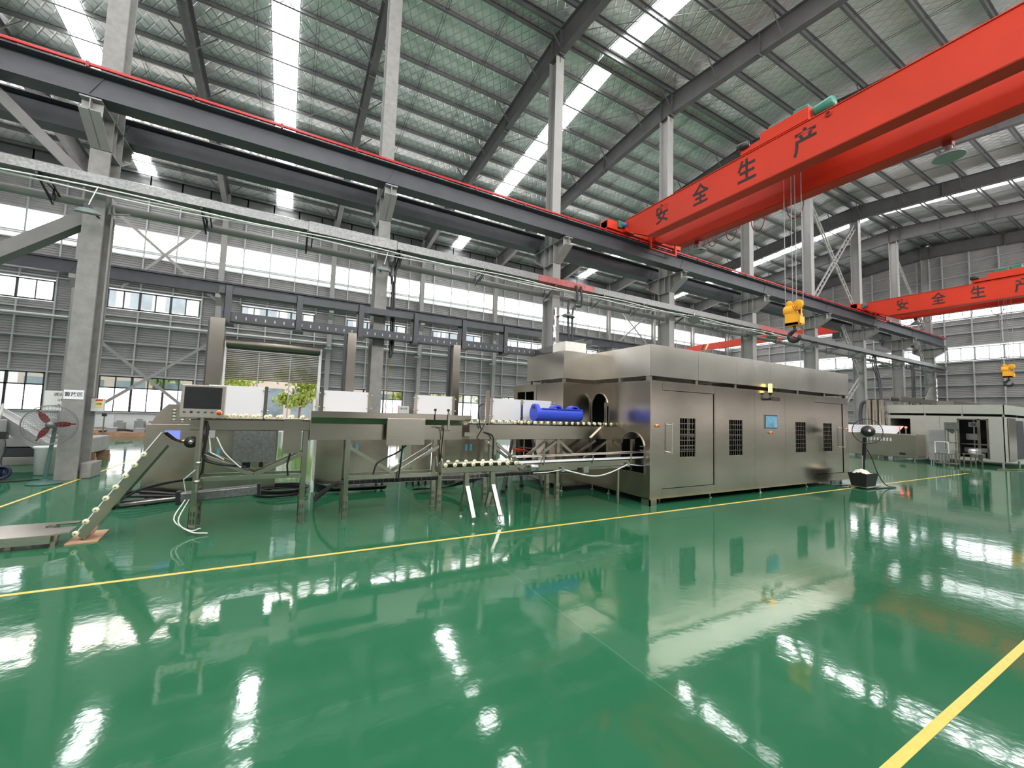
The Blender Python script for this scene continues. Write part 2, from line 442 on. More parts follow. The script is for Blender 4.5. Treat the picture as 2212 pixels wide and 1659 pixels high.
def window(axis,pos,out,u0,u1,z0,z1,panes,trans=None,upper='upper_pane',lower='frosted_pane',dark=True,kids_pane=True):
    winN[0]+=1
    w=struct('window_%d'%winN[0]); fm='frame_dark' if dark else 'girt_steel'
    def bx(mb,a,b_,c,d,t0=-.03,t1=.05):
        if axis=='x': mb.box(a,b_,pos+out*t0,pos+out*t1,c,d)
        else: mb.box(pos+out*t0,pos+out*t1,a,b_,c,d)
        return mb
    fr=MB(); bx(fr,u0,u1,z0,z0+.06); bx(fr,u0,u1,z1-.06,z1); bx(fr,u0,u0+.06,z0,z1); bx(fr,u1-.06,u1,z0,z1)
    n=panes*2
    for i in range(1,n):
        u=u0+(u1-u0)*i/n; t=.05 if i%2==0 else .022
        bx(fr,u-t,u+t,z0,z1)
    if trans: bx(fr,u0,u1,trans-.035,trans+.035)
    fr.build('window_frame',fm,w)
    if trans:
        bx(MB(),u0+.05,u1-.05,z0+.05,trans,.02,.026).build('lower_panes',lower,w)
        bx(MB(),u0+.05,u1-.05,trans,z1-.05,.02,.026).build('upper_panes',upper,w)
    else:
        bx(MB(),u0+.05,u1-.05,z0+.05,z1-.05,.02,.026).build('panes',upper,w)
    return w
GZ=[3.05,3.96,4.87,5.86,6.33,8.0,8.95,9.8,10.17,11.38,12.3,13.2,14.0]
def longwall(name,Y,out,shutter):
    W=struct(name); inn=-out
    ops=[]; wins=[]
    for i in range(len(XC)-1):
        a=XC[i]+1.08; b_=XC[i]+5.18
        if i==len(XC)-2: pass
        ops.append((a,b_,6.75,7.8)); wins.append((a,b_,6.75,7.8,3,None,'up%d'%i))
        if i==2: continue
        ops.append((a,b_,1.05,3.02)); wins.append((a,b_,1.05,3.02,3,2.38,'lo%d'%i))
    if shutter: ops.append((-3.5,1.7,0,5.1))
    ops.append((XL,XR,10.25,11.33 if shutter else 12.93)); ops.append((XL,XR,9.9,10.08))
    zt=lambda p,q: rz(Y)-.1
    mb=MB(); cladding(mb,'x',Y,out,XL,XR,zt,ops); mb.build('cladding','cladding',W)
    # white masonry dado
    mb=MB()
    segs=[(XL,-3.5),(1.7,XR)] if shutter else [(XL,XR)]
    for p,q in segs: mb.box(p,q,Y+out*.0,Y+out*.2,0,1.0)
    mb.build('dado','white_paint',W)
    mb=MB()
    for z in GZ:
        for p,q in ([(XL,-3.5),(1.7,XR)] if (shutter and z<5) else [(XL,XR)]):
            mb.box(p,q,Y+inn*.12,Y+out*.04,z-.03,z+.03)
    for p,q in segs: mb.box(p,q,Y+inn*.13,Y+out*.02,1.0,1.06)
    mb.build('girts','girt_steel',W)
    mb=MB()
    for xc in XC[:-1]:
        for o in (1.01,2.44,3.88,5.25):
            x=xc+o
            tops=[(3.1,6.7),(7.85,14.8)] if o in (2.44,3.88) else [(1,14.8)]
            if shutter and -3.5<x<1.7: tops=[(5.3,6.7),(7.85,14.8)]
            for z0,z1 in tops: mb.box(x-.035,x+.035,Y+inn*.1,Y+out*.03,z0,z1)
    mb.build('wall_posts','girt_steel',W)
    for sh in ('clerestory_sheet' if shutter else 'fill_light_band','strip_sheet'):
        mb=MB(); z0,z1=(10.27,11.3) if sh[0]=='c' else ((9.92,10.06) if sh[0]=='s' else (10.2,12.9))
        mb.box(XL,XR,Y+out*.06,Y+out*.07,z0,z1); mb.build('translucent_sheet',sh,W)  # front-wall band is made wider and brighter as added fill light
    mb=MB().cyl((XL,Y+inn*.35,5.95),(XR,Y+inn*.35,5.95),.055,10); mb.build('wall_pipe','white_metal',W)
    mb=MB().box(XL,XR,Y-.1,Y+.25,rz(Y)-.75,rz(Y)-.02); mb.build('eaves_beam','purlin_steel',W)
    for a,b_,z0,z1,n,t,tg in wins:
        if t:
            window('x',Y,out,a,b_,z0,z1,n,t,'clear_glass' if shutter else 'dim_pane','frosted_pane' if shutter else 'dim_pane')
        else:
            window('x',Y,out,a,b_,z0,z1,n,None,'upper_pane' if (not shutter or tg in('up0','up8','up9','up7','up6','up5')) else 'clear_glass')
    return W
longwall('wall_back',YB,1,True)
longwall('wall_front',YF,-1,False)
def endwall(name,X,out):
    W=struct(name)
    ys=[11.52-1.497*k for k in range(-13,12)]; ys=[y for y in ys if YF+.2<y<YB-.2]
    ops=[]; wins=[]
    for k,y in enumerate([11.42-1.497*3*j for j in range(-4,5)]):
        a,b_=y-1.497*3+.1,y
        if a<YF+.5 or b_>YB-.5: continue
        ops.append((a,b_,6.86,7.9)); wins.append((a,b_))
    ops.append((YF,YB,10.22,10.42)); ops.append((YF,YB,10.55,10.75))
    mb=MB(); cladding(mb,'y',X,out,YF,YR,lambda p,q:16.6,ops); cladding(mb,'y',X,out,YR,YB,lambda p,q:16.6,ops); mb.build('cladding','cladding',W)
    MB().box(X,X+out*.2,YF,YB,0,1).build('dado','white_paint',W)
    mb=MB()
    for z in (1.9,2.95,4.05,4.96,5.86,6.75,8.0,8.99,9.72,10.15,10.82,11.7,12.6,13.55,14.55,15.4):
        mb.box(X-out*.12,X+out*.04,YF,YB,z-.03,z+.03)
    mb.build('girts','girt_steel',W)
    mb=MB()
    for y in ys:
        mb.box(X-out*.1,X+out*.03,y-.035,y+.035,1,6.8); mb.box(X-out*.1,X+out*.03,y-.035,y+.035,7.95,min(16.3,rz(y)-.1))
    mb.build('wall_posts','girt_steel',W)
    MB().box(X+out*.06,X+out*.07,YF,YB,10.24,10.40).build('translucent_sheet','strip_sheet',W)
    MB().box(X+out*.06,X+out*.07,YF,YB,10.57,10.73).build('translucent_sheet','strip_sheet',W)
    for a,b_ in wins: window('y',X,out,a,b_,6.88,7.88,3,None,'upper_pane',dark=False)
endwall('wall_right',45.6,1)
endwall('wall_left',XL,-1)

# shutter door
dr=struct('door_1')
mb=MB(); z=3.2; k=0
while z<5.15:
    mb.tube([(-3.42,29.93,z+.05),(1.64,29.93,z+.05)],.052,8,cap=False); z+=.115
mb.build('shutter_slats','shutter_metal',dr)
MB().cyl((-3.45,29.75,5.38),(1.7,29.75,5.38),.27,20).build('shutter_drum','shutter_metal',dr)
MB().box(-3.6,-3.42,29.8,30.05,0,5.5).box(1.64,1.82,29.8,30.05,0,5.5).each('door_jamb','cast_steel',dr)
MB().box(-1.75,-1.69,29.72,29.78,0,5.0).box(-.02,.04,29.72,29.78,0,5.0).box(-3.45,1.65,29.72,29.78,4.95,5.0).each('wind_post','girt_steel',dr)

# ---------------------------------------------------------------- steel frame
def hcol(mb,x,y0,y1,w,z0,z1,t=.018):
    mb.box(x-w/2,x+w/2,y0,y0+t,z0,z1).box(x-w/2,x+w/2,y1-t,y1,z0,z1).box(x-.008,x+.008,y0+t,y1-t,z0,z1)
    return mb
NM=['first','second','third','fourth','fifth','sixth','seventh','eighth','ninth']
CL=['thick rough-sprayed grey column at the left beside the red-bladed fan, with a paper sign',
 'rough-sprayed grey column rising behind the white guard panels, second from the left',
 'pale grey column with a silver foil strip, behind the stepped end of the steel machine',
 'pale grey column behind the front corner of the hood, crane end just above its bracket',
 'pale grey column to the left of the yellow crane hook',
 'pale grey column straight behind the yellow crane hook',
 'pale grey column with crossed lattice braces reaching it, behind the black standing fan',
 'pale grey column below the left end of the far red crane, black pipes on it',
 'grey column in the far corner touching the end wall, last of the row']
bracelets=[]
for n in range(9):
    x=XC[n+2]; fm='fireproof' if n<2 else 'column_paint'
    t=thing('steel_column',CL[n],'column',(x,12.3,0),'columns of the middle row')
    w=.34 if n==0 else .33
    th=.05 if n<2 else .02
    hcol(MB(),x,12.0,12.63,w,0,7.95,th).build('lower_shaft',fm,t)
    hcol(MB(),x,12.12,12.58,.36,7.95,15.35,th).build('upper_shaft',fm,t)
    br=MB() # brackets carrying the crane beams, both sides
    for s,yf,ye in ((-1,12.0,11.28),(1,12.63,13.35)):
        br.plate([[(yf,7.93),(ye,7.93),(ye,7.66),(yf,7.2)]],'x',x-.008,x+.008)
        br.bar((x,yf,7.2),(x,ye,7.66),w,.02,(1,0,0)) if False else None
        br.add([(x-w/2,yf,7.2),(x+w/2,yf,7.2),(x+w/2,ye,7.66),(x-w/2,ye,7.66),(x-w/2,yf,7.22),(x+w/2,yf,7.22),(x+w/2,ye,7.68),(x-w/2,ye,7.68)],[(0,1,2,3),(4,5,6,7),(0,1,5,4),(2,3,7,6),(0,3,7,4),(1,2,6,5)])
        br.box(x-w/2,x+w/2,min(yf,ye),max(yf,ye),7.91,7.94)
        for yy in (ye-s*.14,): br.box(x-w/2,x+w/2,yy-.008,yy+.008,7.62,7.93)
    for z in (7.2,7.93): br.box(x-w/2,x+w/2,12.0,12.63,z-.01,z+.01)
    br.box(x-w/2+.02,x+w/2-.02,12.28,12.30,7.2,7.93)
    br.build('crane_bracket','column_paint',t)
    MB().box(x-.2,x+.2,12.08,12.62,15.33,15.36).box(x-.006,x+.006,12.1,12.6,15.1,15.33).build('cap_plate','rafter_steel',t)
    if n==0:
        MB().box(-3.8,-3.62,12.15,12.72,0,.33).build('plinth_block','fireproof',t,.02)
        MB().tube([(-3.72,12.2,1.75),(-3.72,12.2,5.7),(-3.66,12.15,5.85),(-3.4,12.1,5.9)],.022,8).build('conduit','pipe_grey',t)
    elif n==2:
        pass
# plinths for the others (hidden base) are omitted: base plates only
sg=thing('paper_sign','white paper sign with black characters taped on the rough left column','sign',(-3.95,11.99,1.68))
MB().box(-4.115,-3.805,11.988,11.996,1.69,1.885).build('sheet','paper',sg)
text('writing','暂放区',.095,(-3.96,11.986,1.79),(PI/2,0,0),'letter_black',sg,.001,.0015)

roof_thick=lambda y: .95 if abs(y-YR)<.5 else (.82 if abs(y-YR)<13 else .82+.25*(abs(y-YR)-13)/4.7)
RL=['at the far left above the red rail','to the left of the wide left skylight','above the rough second column','passing over the third column','over the column beside the lettered crane','partly hidden behind the lettered crane, fifth','dark, above the crane hook','just before the far skylight strip','just behind the far skylight strip','against the far end wall']
for i,x in enumerate(XC[1:]):
    lab='dark grey roof beam '+['crossing the roof at the far left edge','just left of the tall left skylight strip','running down behind the second column','resting on the third column','resting on the column left of the lettered crane','resting on the fifth column from the left','resting on the sixth column, behind the hook ropes','resting on the seventh column, before the far skylight strip','resting on the eighth column, behind the far skylight strip','lying against the top of the far end wall'][i]
    t=thing('roof_beam',lab,'beam',(x,YR,15.4),'sloping roof beams')
    ys=[YF+.1,-.8,YR-4.2,YR-.3,YR,YR+.3,YR+4.2,25.4,YB-.1]
    dep=[1.1,.82,.82,.95,.95,.95,.82,.82,1.1]
    top=[rz(y)-.26 for y in ys]
    up=[(y,z) for y,z in zip(ys,top)]; dn=[(y,z-d) for y,z,d in zip(ys,top,dep)]
    MB().plate([up+dn[::-1]],'x',x-.007,x+.007).build('web','rafter_steel',t)
    mb=MB()
    for ln,th in ((up,.016),(dn,-.016)):
        for (ya,za),(yb,zb) in zip(ln,ln[1:]):
            mb.add([(x-.13,ya,za),(x+.13,ya,za),(x+.13,yb,zb),(x-.13,yb,zb),(x-.13,ya,za-th),(x+.13,ya,za-th),(x+.13,yb,zb-th),(x-.13,yb,zb-th)],[(0,1,2,3),(4,7,6,5),(0,4,5,1),(2,6,7,3),(0,3,7,4),(1,5,6,2)])
    mb.build('flanges','rafter_steel',t)
    mb=MB()
    for yy in (YR-4.2,YR+4.2,YR-.3,YR+.3):
        zt=rz(yy)-.26; d=.95 if abs(yy-YR)<1 else .82
        mb.box(x-.12,x+.12,yy-.015,yy+.015,zt-d-.06,zt+.02)
    mb.each('splice_plate','rafter_steel',t)
    if i<9:
        for y in PY[1::2]:
            if y<3 and i<2: continue
            zt=rz(y)-.24; d=.8
            for s in (-1,1):
                if i==0 and s<0: continue
                MB().bar((x+s*.75,y,zt),(x+s*.05,y+.02,zt-d+.05),.035,.035).build('fly_brace','rafter_steel',t)

def ibeam(mb,axis,a0,a1,c,z0,z1,w,tf=.02,tw=.012):
    if axis=='x': mb.box(a0,a1,c-w/2,c+w/2,z1-tf,z1).box(a0,a1,c-w/2,c+w/2,z0,z0+tf).box(a0,a1,c-tw/2,c+tw/2,z0+tf,z1-tf)
    else: mb.box(c-w/2,c+w/2,a0,a1,z1-tf,z1).box(c-w/2,c+w/2,a0,a1,z0,z0+tf).box(c-tw/2,c+tw/2,a0,a1,z0+tf,z1-tf)
    return mb
def runway(label,y,z0,z1,w,red=False):
    t=thing('crane_beam',label,'beam',(14,y,z0),'crane runway beams')
    mb=MB(); ibeam(mb,'x',XL,44.9,y,z0,z1,w,.025); mb.build('girder','dark_steel',t)
    mb=MB()
    for x in XC: mb.bar((x-.16,y-.02,z0+.03),(x+.1,y-.02,z1-.04),.012,.02)
    mb.build('stiffeners','dark_steel',t)
    MB().box(XL,44.8,y-.035,y+.035,z1,z1+.1).build('rail','dark_steel',t)
    return t
runway('long dark crane beam in front of the columns with a red rail on it',11.5,7.97,8.565,.42)
runway('long dark crane beam behind the column row, seen below the front one',13.15,7.97,8.565,.42)
runway('dark crane beam fixed along the windowed side wall',29.1,8.14,8.82,.36)
t=thing('conductor_rail','thin bright red rail along the top edge of the front crane beam','rail',(14,11.3,8.57))
MB().box(XL,44.9,11.27,11.33,8.595,8.655).build('rail','bus_red',t,.01)
mb=MB()
x=-5.8
while x<44: mb.box(x-.025,x+.025,11.255,11.345,8.55,8.662); x+=1.75
mb.each('joint_clip','dark_red',t)
# wall columns
WL=['wall column hidden mostly by the rough left column','wall column standing left of the roller shutter','wall column right of the roller shutter with a small lamp','wall column left of the second guard panel pair, lamp on it','wall column above the upright beside the infeed gate','wall column behind the third middle column','wall column seen left of the fourth middle column','wall column seen right of the fourth middle column','wall column behind the small distant red crane','wall column near the far corner of the side wall']
for i,x in enumerate(XC[1:]):
    t=thing('wall_column',('pale grey '+WL[i]) if True else '','column',(x,29.6,0),'columns along the windowed wall')
    hcol(MB(),x,29.42,29.8,.28,0,14.5,.02).build('shaft','column_paint',t)
    MB().plate([[(29.42,8.12),(28.9,8.12),(28.9,7.9),(29.42,7.5)]],'x',x-.13,x+.13).build('bracket','column_paint',t)
# strut pipes between the columns
PL=['to the left of the rough left column','between the first and second columns','between the second and third columns','between the third and fourth columns','left of the column beside the crane hook','behind the yellow crane hook','right of the crane hook','near the far corner, before the last column','in the last bay by the end wall']
for i in range(9):
    x0,x1=XC[i+1],XC[i+2]
    t=thing('strut_pipe','thick grey horizontal pipe strut '+PL[i],'pipe',((x0+x1)/2,12.3,6.0),'pipe struts between the columns')
    MB().cyl((x0+.22,12.3,6.04),(x1-.22,12.3,6.04),.09,16).build('pipe','pipe_grey',t)
    for xx in (x0+.2,x1-.2): MB().box(xx-.02,xx+.02,12.15,12.45,5.84,6.24).build('end_plate','pipe_grey',t)
# diagonal braces
def brace(name,label,p,q,w,h,m='column_paint',grp=None,latt=False):
    t=thing(name,label,'brace',tuple((Vector(p)+Vector(q))/2),grp)
    if not latt: MB().bar(p,q,w,h).build('bar',m,t)
    else:
        p=Vector(p);q=Vector(q);d=(q-p); L=d.length; d.normalize(); u=Vector((0,1,0)); o=Vector((-d.z,0,d.x))*.14
        MB().bar(p-o,q-o,.07,.07).build('chord',m,t); MB().bar(p+o,q+o,.07,.07).build('chord',m,t)
        mb=MB(); k=.4
        while k<L-.2: mb.bar(p+d*k-o,p+d*k+o,.03,.05); k+=.42
        mb.build('rungs',m,t)
    return t
brace('diagonal_brace','heavy grey steel brace slanting down left from the rough left column',(-4.1,12.3,5.75),(-10.0,12.3,.6),.3,.26,'brace_grey')
t=brace('diagonal_brace','grey steel knee brace from crane beam down to rough left column',(-5.65,11.9,8.6-.65),(-4.0,12.05,6.3),.14,.2,'brace_grey')
for (p,q,l) in (((26.95,12.3,14.9),(32.6,12.3,8.9),'lattice brace falling rightwards above the crane beam, right of the hook ropes'),((32.6,12.3,14.9),(26.95,12.3,8.9),'lattice brace falling leftwards above the crane beam, right of the hook ropes'),
  ((30.6,12.3,7.9),(32.7,12.3,4.9),'lattice knee brace under the crane beam at the seventh column'),((32.7,12.3,4.6),(29.9,12.3,2.4),'lattice knee brace low on the seventh column behind the machine hood'),
  ((42.8,12.3,7.9),(44.95,12.3,4.9),'lattice knee brace under the crane beam in the far corner'),((44.95,12.3,4.6),(42.5,12.3,2.4),'lattice knee brace low in the far corner above the pale machine'),
  ((39.2,12.3,14.2),(44.8,12.3,8.9),'thin brace falling rightwards behind the far red crane')):
    brace('lattice_brace',l,p,q,.1,.1,latt=True,grp='lattice braces of the middle row')
for (a,b_,l) in (((-10.0,29.3,.25),(-3.9,29.3,5.45),'wall brace rising to the right across the low windows'),((-10.0,29.33,5.75),(-3.9,29.33,.3),'wall brace falling to the right behind the control screen'),
   ((-10.0,29.3,12.95),(-4.0,29.3,7.7),'wall brace falling to the right across the clerestory band'),((-8.3,29.33,7.8),(-4.0,29.33,13.3),'wall brace rising to the right across the clerestory band'),
   ((26.9,29.3,12.9),(32.6,29.3,8.2),'distant wall brace falling rightwards right of the third column'),((32.6,29.33,12.9),(26.9,29.33,8.2),'distant wall brace falling leftwards left of the fourth column')):
    brace('wall_brace','pale grey angle '+l,a,b_,.05,.15,grp='crossed braces on the side wall')

# ---------------------------------------------------------------- galvanised trunking along the columns
t=thing('cable_trunking','long galvanised cable trunk along the columns, partly red-painted','duct',(14,11.6,6.3))
seg=[(-16,.2,6.21,6.41,'galvanised'),(.2,2.45,6.18,6.45,'galvanised'),(2.45,7.2,6.21,6.43,'galvanised'),(7.2,9.6,6.21,6.42,'bus_red_soft'),(9.6,20,6.20,6.42,'galvanised'),(20,23.5,6.2,6.42,'bus_red_soft'),(23.5,45.4,6.19,6.43,'galvanised')]
for a,b_,z0,z1,m_ in seg: MB().box(a,b_-.01,11.45,11.78,z0,z1).build('trunk_section',m_,t)
mb=MB()
for k,yy,zz in ((0,11.5,6.12),(1,11.58,6.06),(2,11.66,6.12)):
    pts=[]; x=-16
    while x<24: pts.append((x,yy,zz+.03*math.sin(x*1.3+k*2))); x+=.6
    mb.tube(pts,.017,6)
mb.each('conduit','hose_white',t)
BX=[-4.66,-2.01,.18,2.55,5.17,7.9,10.1,12.15,14.8,17.5,20.2,22.8,25.6,28.2,31,34,37,40,43]
for i,x in enumerate(BX):
    mb=MB(); m_='black' if i<4 else 'galvanised'
    mb.bar((x,11.45,6.17),(x,12.25,6.17),.04,.04).bar((x,11.5,6.15),(x,12.18,5.85),.035,.035).bar((x,12.18,5.82),(x,12.18,6.28),.04,.04).bar((x+.12,11.5,6.25),(x+.12,12.1,6.0),.03,.03)
    mb.build('bracket',m_,t)
# hung perforated tray with its carrier beam
t=thing('hung_cable_tray','dark perforated cable tray hanging on channels from a dark carrier beam','tray',(3,11.75,3.6))
MB().box(-1.58,7.48,11.6,11.9,4.31,4.48).build('carrier_beam','dark_steel',t)
mb=MB().box(-1.5,7.5,11.60,11.605,3.66,3.88).box(-1.5,7.5,11.895,11.9,3.66,3.88).box(-1.5,7.5,11.6,11.9,3.655,3.665)
mb.build('tray','dark_steel',t)
mb=MB(); x=-1.2
while x<7.4:
    mb.box(x-.012,x+.012,11.596,11.60,3.72,3.79); x+=.2
mb.each('slot','girt_steel',t)
for x in (-1.38,.12,1.61,3.12,4.62,6.07):
    MB().box(x-.07,x+.07,11.56,11.6,3.6,4.5).box(x-.07,x-.06,11.56,11.94,3.6,4.5).build('hanger_channel','dark_steel',t)
    MB().box(x-.12,x+.12,11.54,11.96,3.57,3.62).build('clamp','black',t)
MB().box(7.2,7.5,9.0,11.9,3.655,3.665).box(7.2,7.205,9.0,11.6,3.66,3.86).box(7.495,7.5,9.0,11.9,3.66,3.86).build('tray_branch','galvanised',t)
MB().box(7.28,7.36,9.7,9.76,3.15,3.66).box(7.28,7.36,9.1,9.16,3.15,3.66).each('tray_leg','galvanised',t)
# stainless cable risers
for x0,x1,l in ((-1.65,-1.37,'stainless cable riser left of the roller shutter above the screen cabinet'),(1.28,1.49,'stainless cable riser right of the roller shutter above the guard panel'),(4.2,4.42,'stainless cable riser above the third guard panel')):
    t=thing('cable_riser',l,'duct',((x0+x1)/2,11.45,0),'stainless cable risers')
    MB().box(x0,x1,11.3,11.31,0,3.66).box(x0,x0+.008,11.31,11.55,0,3.66).box(x1-.008,x1,11.31,11.55,0,3.66).build('cover','stainless',t)
    mb=MB()
    for k,dx in enumerate((.03,.06,.09,.12)): mb.cyl((x0-.02+dx-.02*k*0,11.58,.02),(x0-.02+dx,11.58,3.64),.012,6)
    mb.each('cables','black',t)
    MB().box(x0-.07,x0-.01,11.56,11.6,0,3.64).build('side_channel','dark_steel',t)
# pipes dropping from the trunk
def pipe_drop(label,paths,r,m_='black',name='drop_pipe',cat='pipe'):
    a=paths[0][0]
    t=thing(name,label,cat,(a[0],a[1],min(p[2] for q in paths for p in q)))
    for p in paths: MB().tube(p,r,8).build('pipe',m_,t)
    return t
pipe_drop('black air pipes dropping from the trunk right of the second column',[[(2.5,11.85,6.26),(2.48,11.85,6.0),(2.38,11.9,5.6),(2.46,11.9,5.3),(2.50,11.9,3.2)],[(2.6,11.85,6.26),(2.62,11.85,5.95),(2.52,11.9,5.55),(2.56,11.9,3.6),(2.5,11.9,3.15)]],.035)
t=pipe_drop('thin brass-coloured rod hanging below the black pipes by the second column',[[(2.47,11.9,3.1),(2.45,11.9,1.0)]],.012,'trunk','hanging_rod','rod')
pipe_drop('bent black pipes dropping beside the third column to the machine roof',[[(8.75,11.4,6.3),(8.75,11.35,5.75),(8.35,11.3,5.6),(8.32,11.2,4.2),(8.32,11.1,3.5)],[(8.95,11.4,6.3),(8.95,11.35,5.6),(8.55,11.3,5.4),(8.5,11.25,4.2),(8.48,11.2,3.7)]],.04)
pipe_drop('black hoses dropping behind the black fan to the far oven',[[(33.2+k*.12,11.7,6.3),(32.7+k*.3,11.6,5.6),(32.9+k*.2,11.4,4.4),(32.6+k*.1,11.2,3.2)] for k in range(3)],.035)
pipe_drop('black pipes dropping beside the eighth column',[[(39.0+k*.3,11.7,6.3),(39.0+k*.25,11.6,5.6),(38.9+k*.25,11.6,3.2)] for k in range(3)],.03)
for x,l in ((8.3,'silver foil wrapped duct standing against the third column'),(45.0,'silver foil wrapped duct in the far corner')):
    t=thing('foil_duct',l,'duct',(x-.12,11.93,0),'foil wrapped ducts')
    mb=MB(); pts=[]; z=.0
    while z<=5.6: pts.append((x-.07+.012*math.sin(z*5),11.93,z)); z+=.12
    mb.tube(pts,[.055+.012*math.sin(i*1.9) for i in range(len(pts))],10); mb.build('wrap','foil',t)

# ---------------------------------------------------------------- lamps
def lamp(label,x,y,z,r=.19,tilt=(0,0,1),grp='round high-bay lamps',hang=.35,arm=None):
    t=thing('high_bay_lamp',label,'lamp',(x,y,z),grp)
    ax=Vector(tilt).normalized()
    MB().lathe([(.02,.10),(r*.5,.09),(r*.92,.03),(r,0),(r*.97,-.012),(r*.9,-.004)],(x,y,z),ax,28).build('shade','lamp_shade_grey',t)
    MB().lathe([(.0,-.003),(r*.9,-.003)],(x,y,z),ax,24).build('lens','lens_grey',t)
    MB().box(x-.05,x+.05,y-.04,y+.04,z+.09,z+.16).build('driver','black',t)
    MB().tube([(x,y,z+.16),(x+.02,y,z+.25),(x+.1,y+.05,z+hang)],.01,6).build('cable','hose_white',t)
    if arm: MB().tube([(x,y,z+.12),(x-.1,y+.2,z+.2),(arm,12.0,z+.2)],.03,8).build('arm','black',t)
    elif y<20 and grp[0]=='r': MB().tube([(x,y,z+.1),(x,y+.25,z+.12),(x,12.0,z+.12)],.02,8).build('arm','black',t)
lamp('round grey lamp hanging on the rough left column',-3.87,11.45,5.55,.21,(.0,-.25,1),hang=.62)
lamp('round grey lamp hanging on the second column',2.12,11.5,5.55,.2,(0,-.25,1),hang=.6)
lamp('round lamp seen edge-on beside the third column',8.35,11.3,5.1,.24,(.1,-.1,1),hang=.4)
lamp('round lamp on a bent arm right of the fourth column',15.1,11.4,5.95,.24,(.5,.3,1),hang=.3,arm=14.6)
lamp('round lamp edge-on near the column left of the hook',21.0,11.4,5.9,.25,(.2,0,1),hang=.3,arm=20.7)
lamp('round lamp edge-on behind the machine end, near the seventh column',33.5,11.3,5.5,.3,(.2,0,1),hang=.3,arm=32.95)
for i,x in enumerate((2.11,8.06,14.08)):
    lamp('small round lamp on the '+['wall column right of the shutter','wall column left of the dark riser','wall column above the infeed gate'][i],x,29.1,5.5,.26,(0,-.3,1),'small lamps on the wall columns',hang=.3)

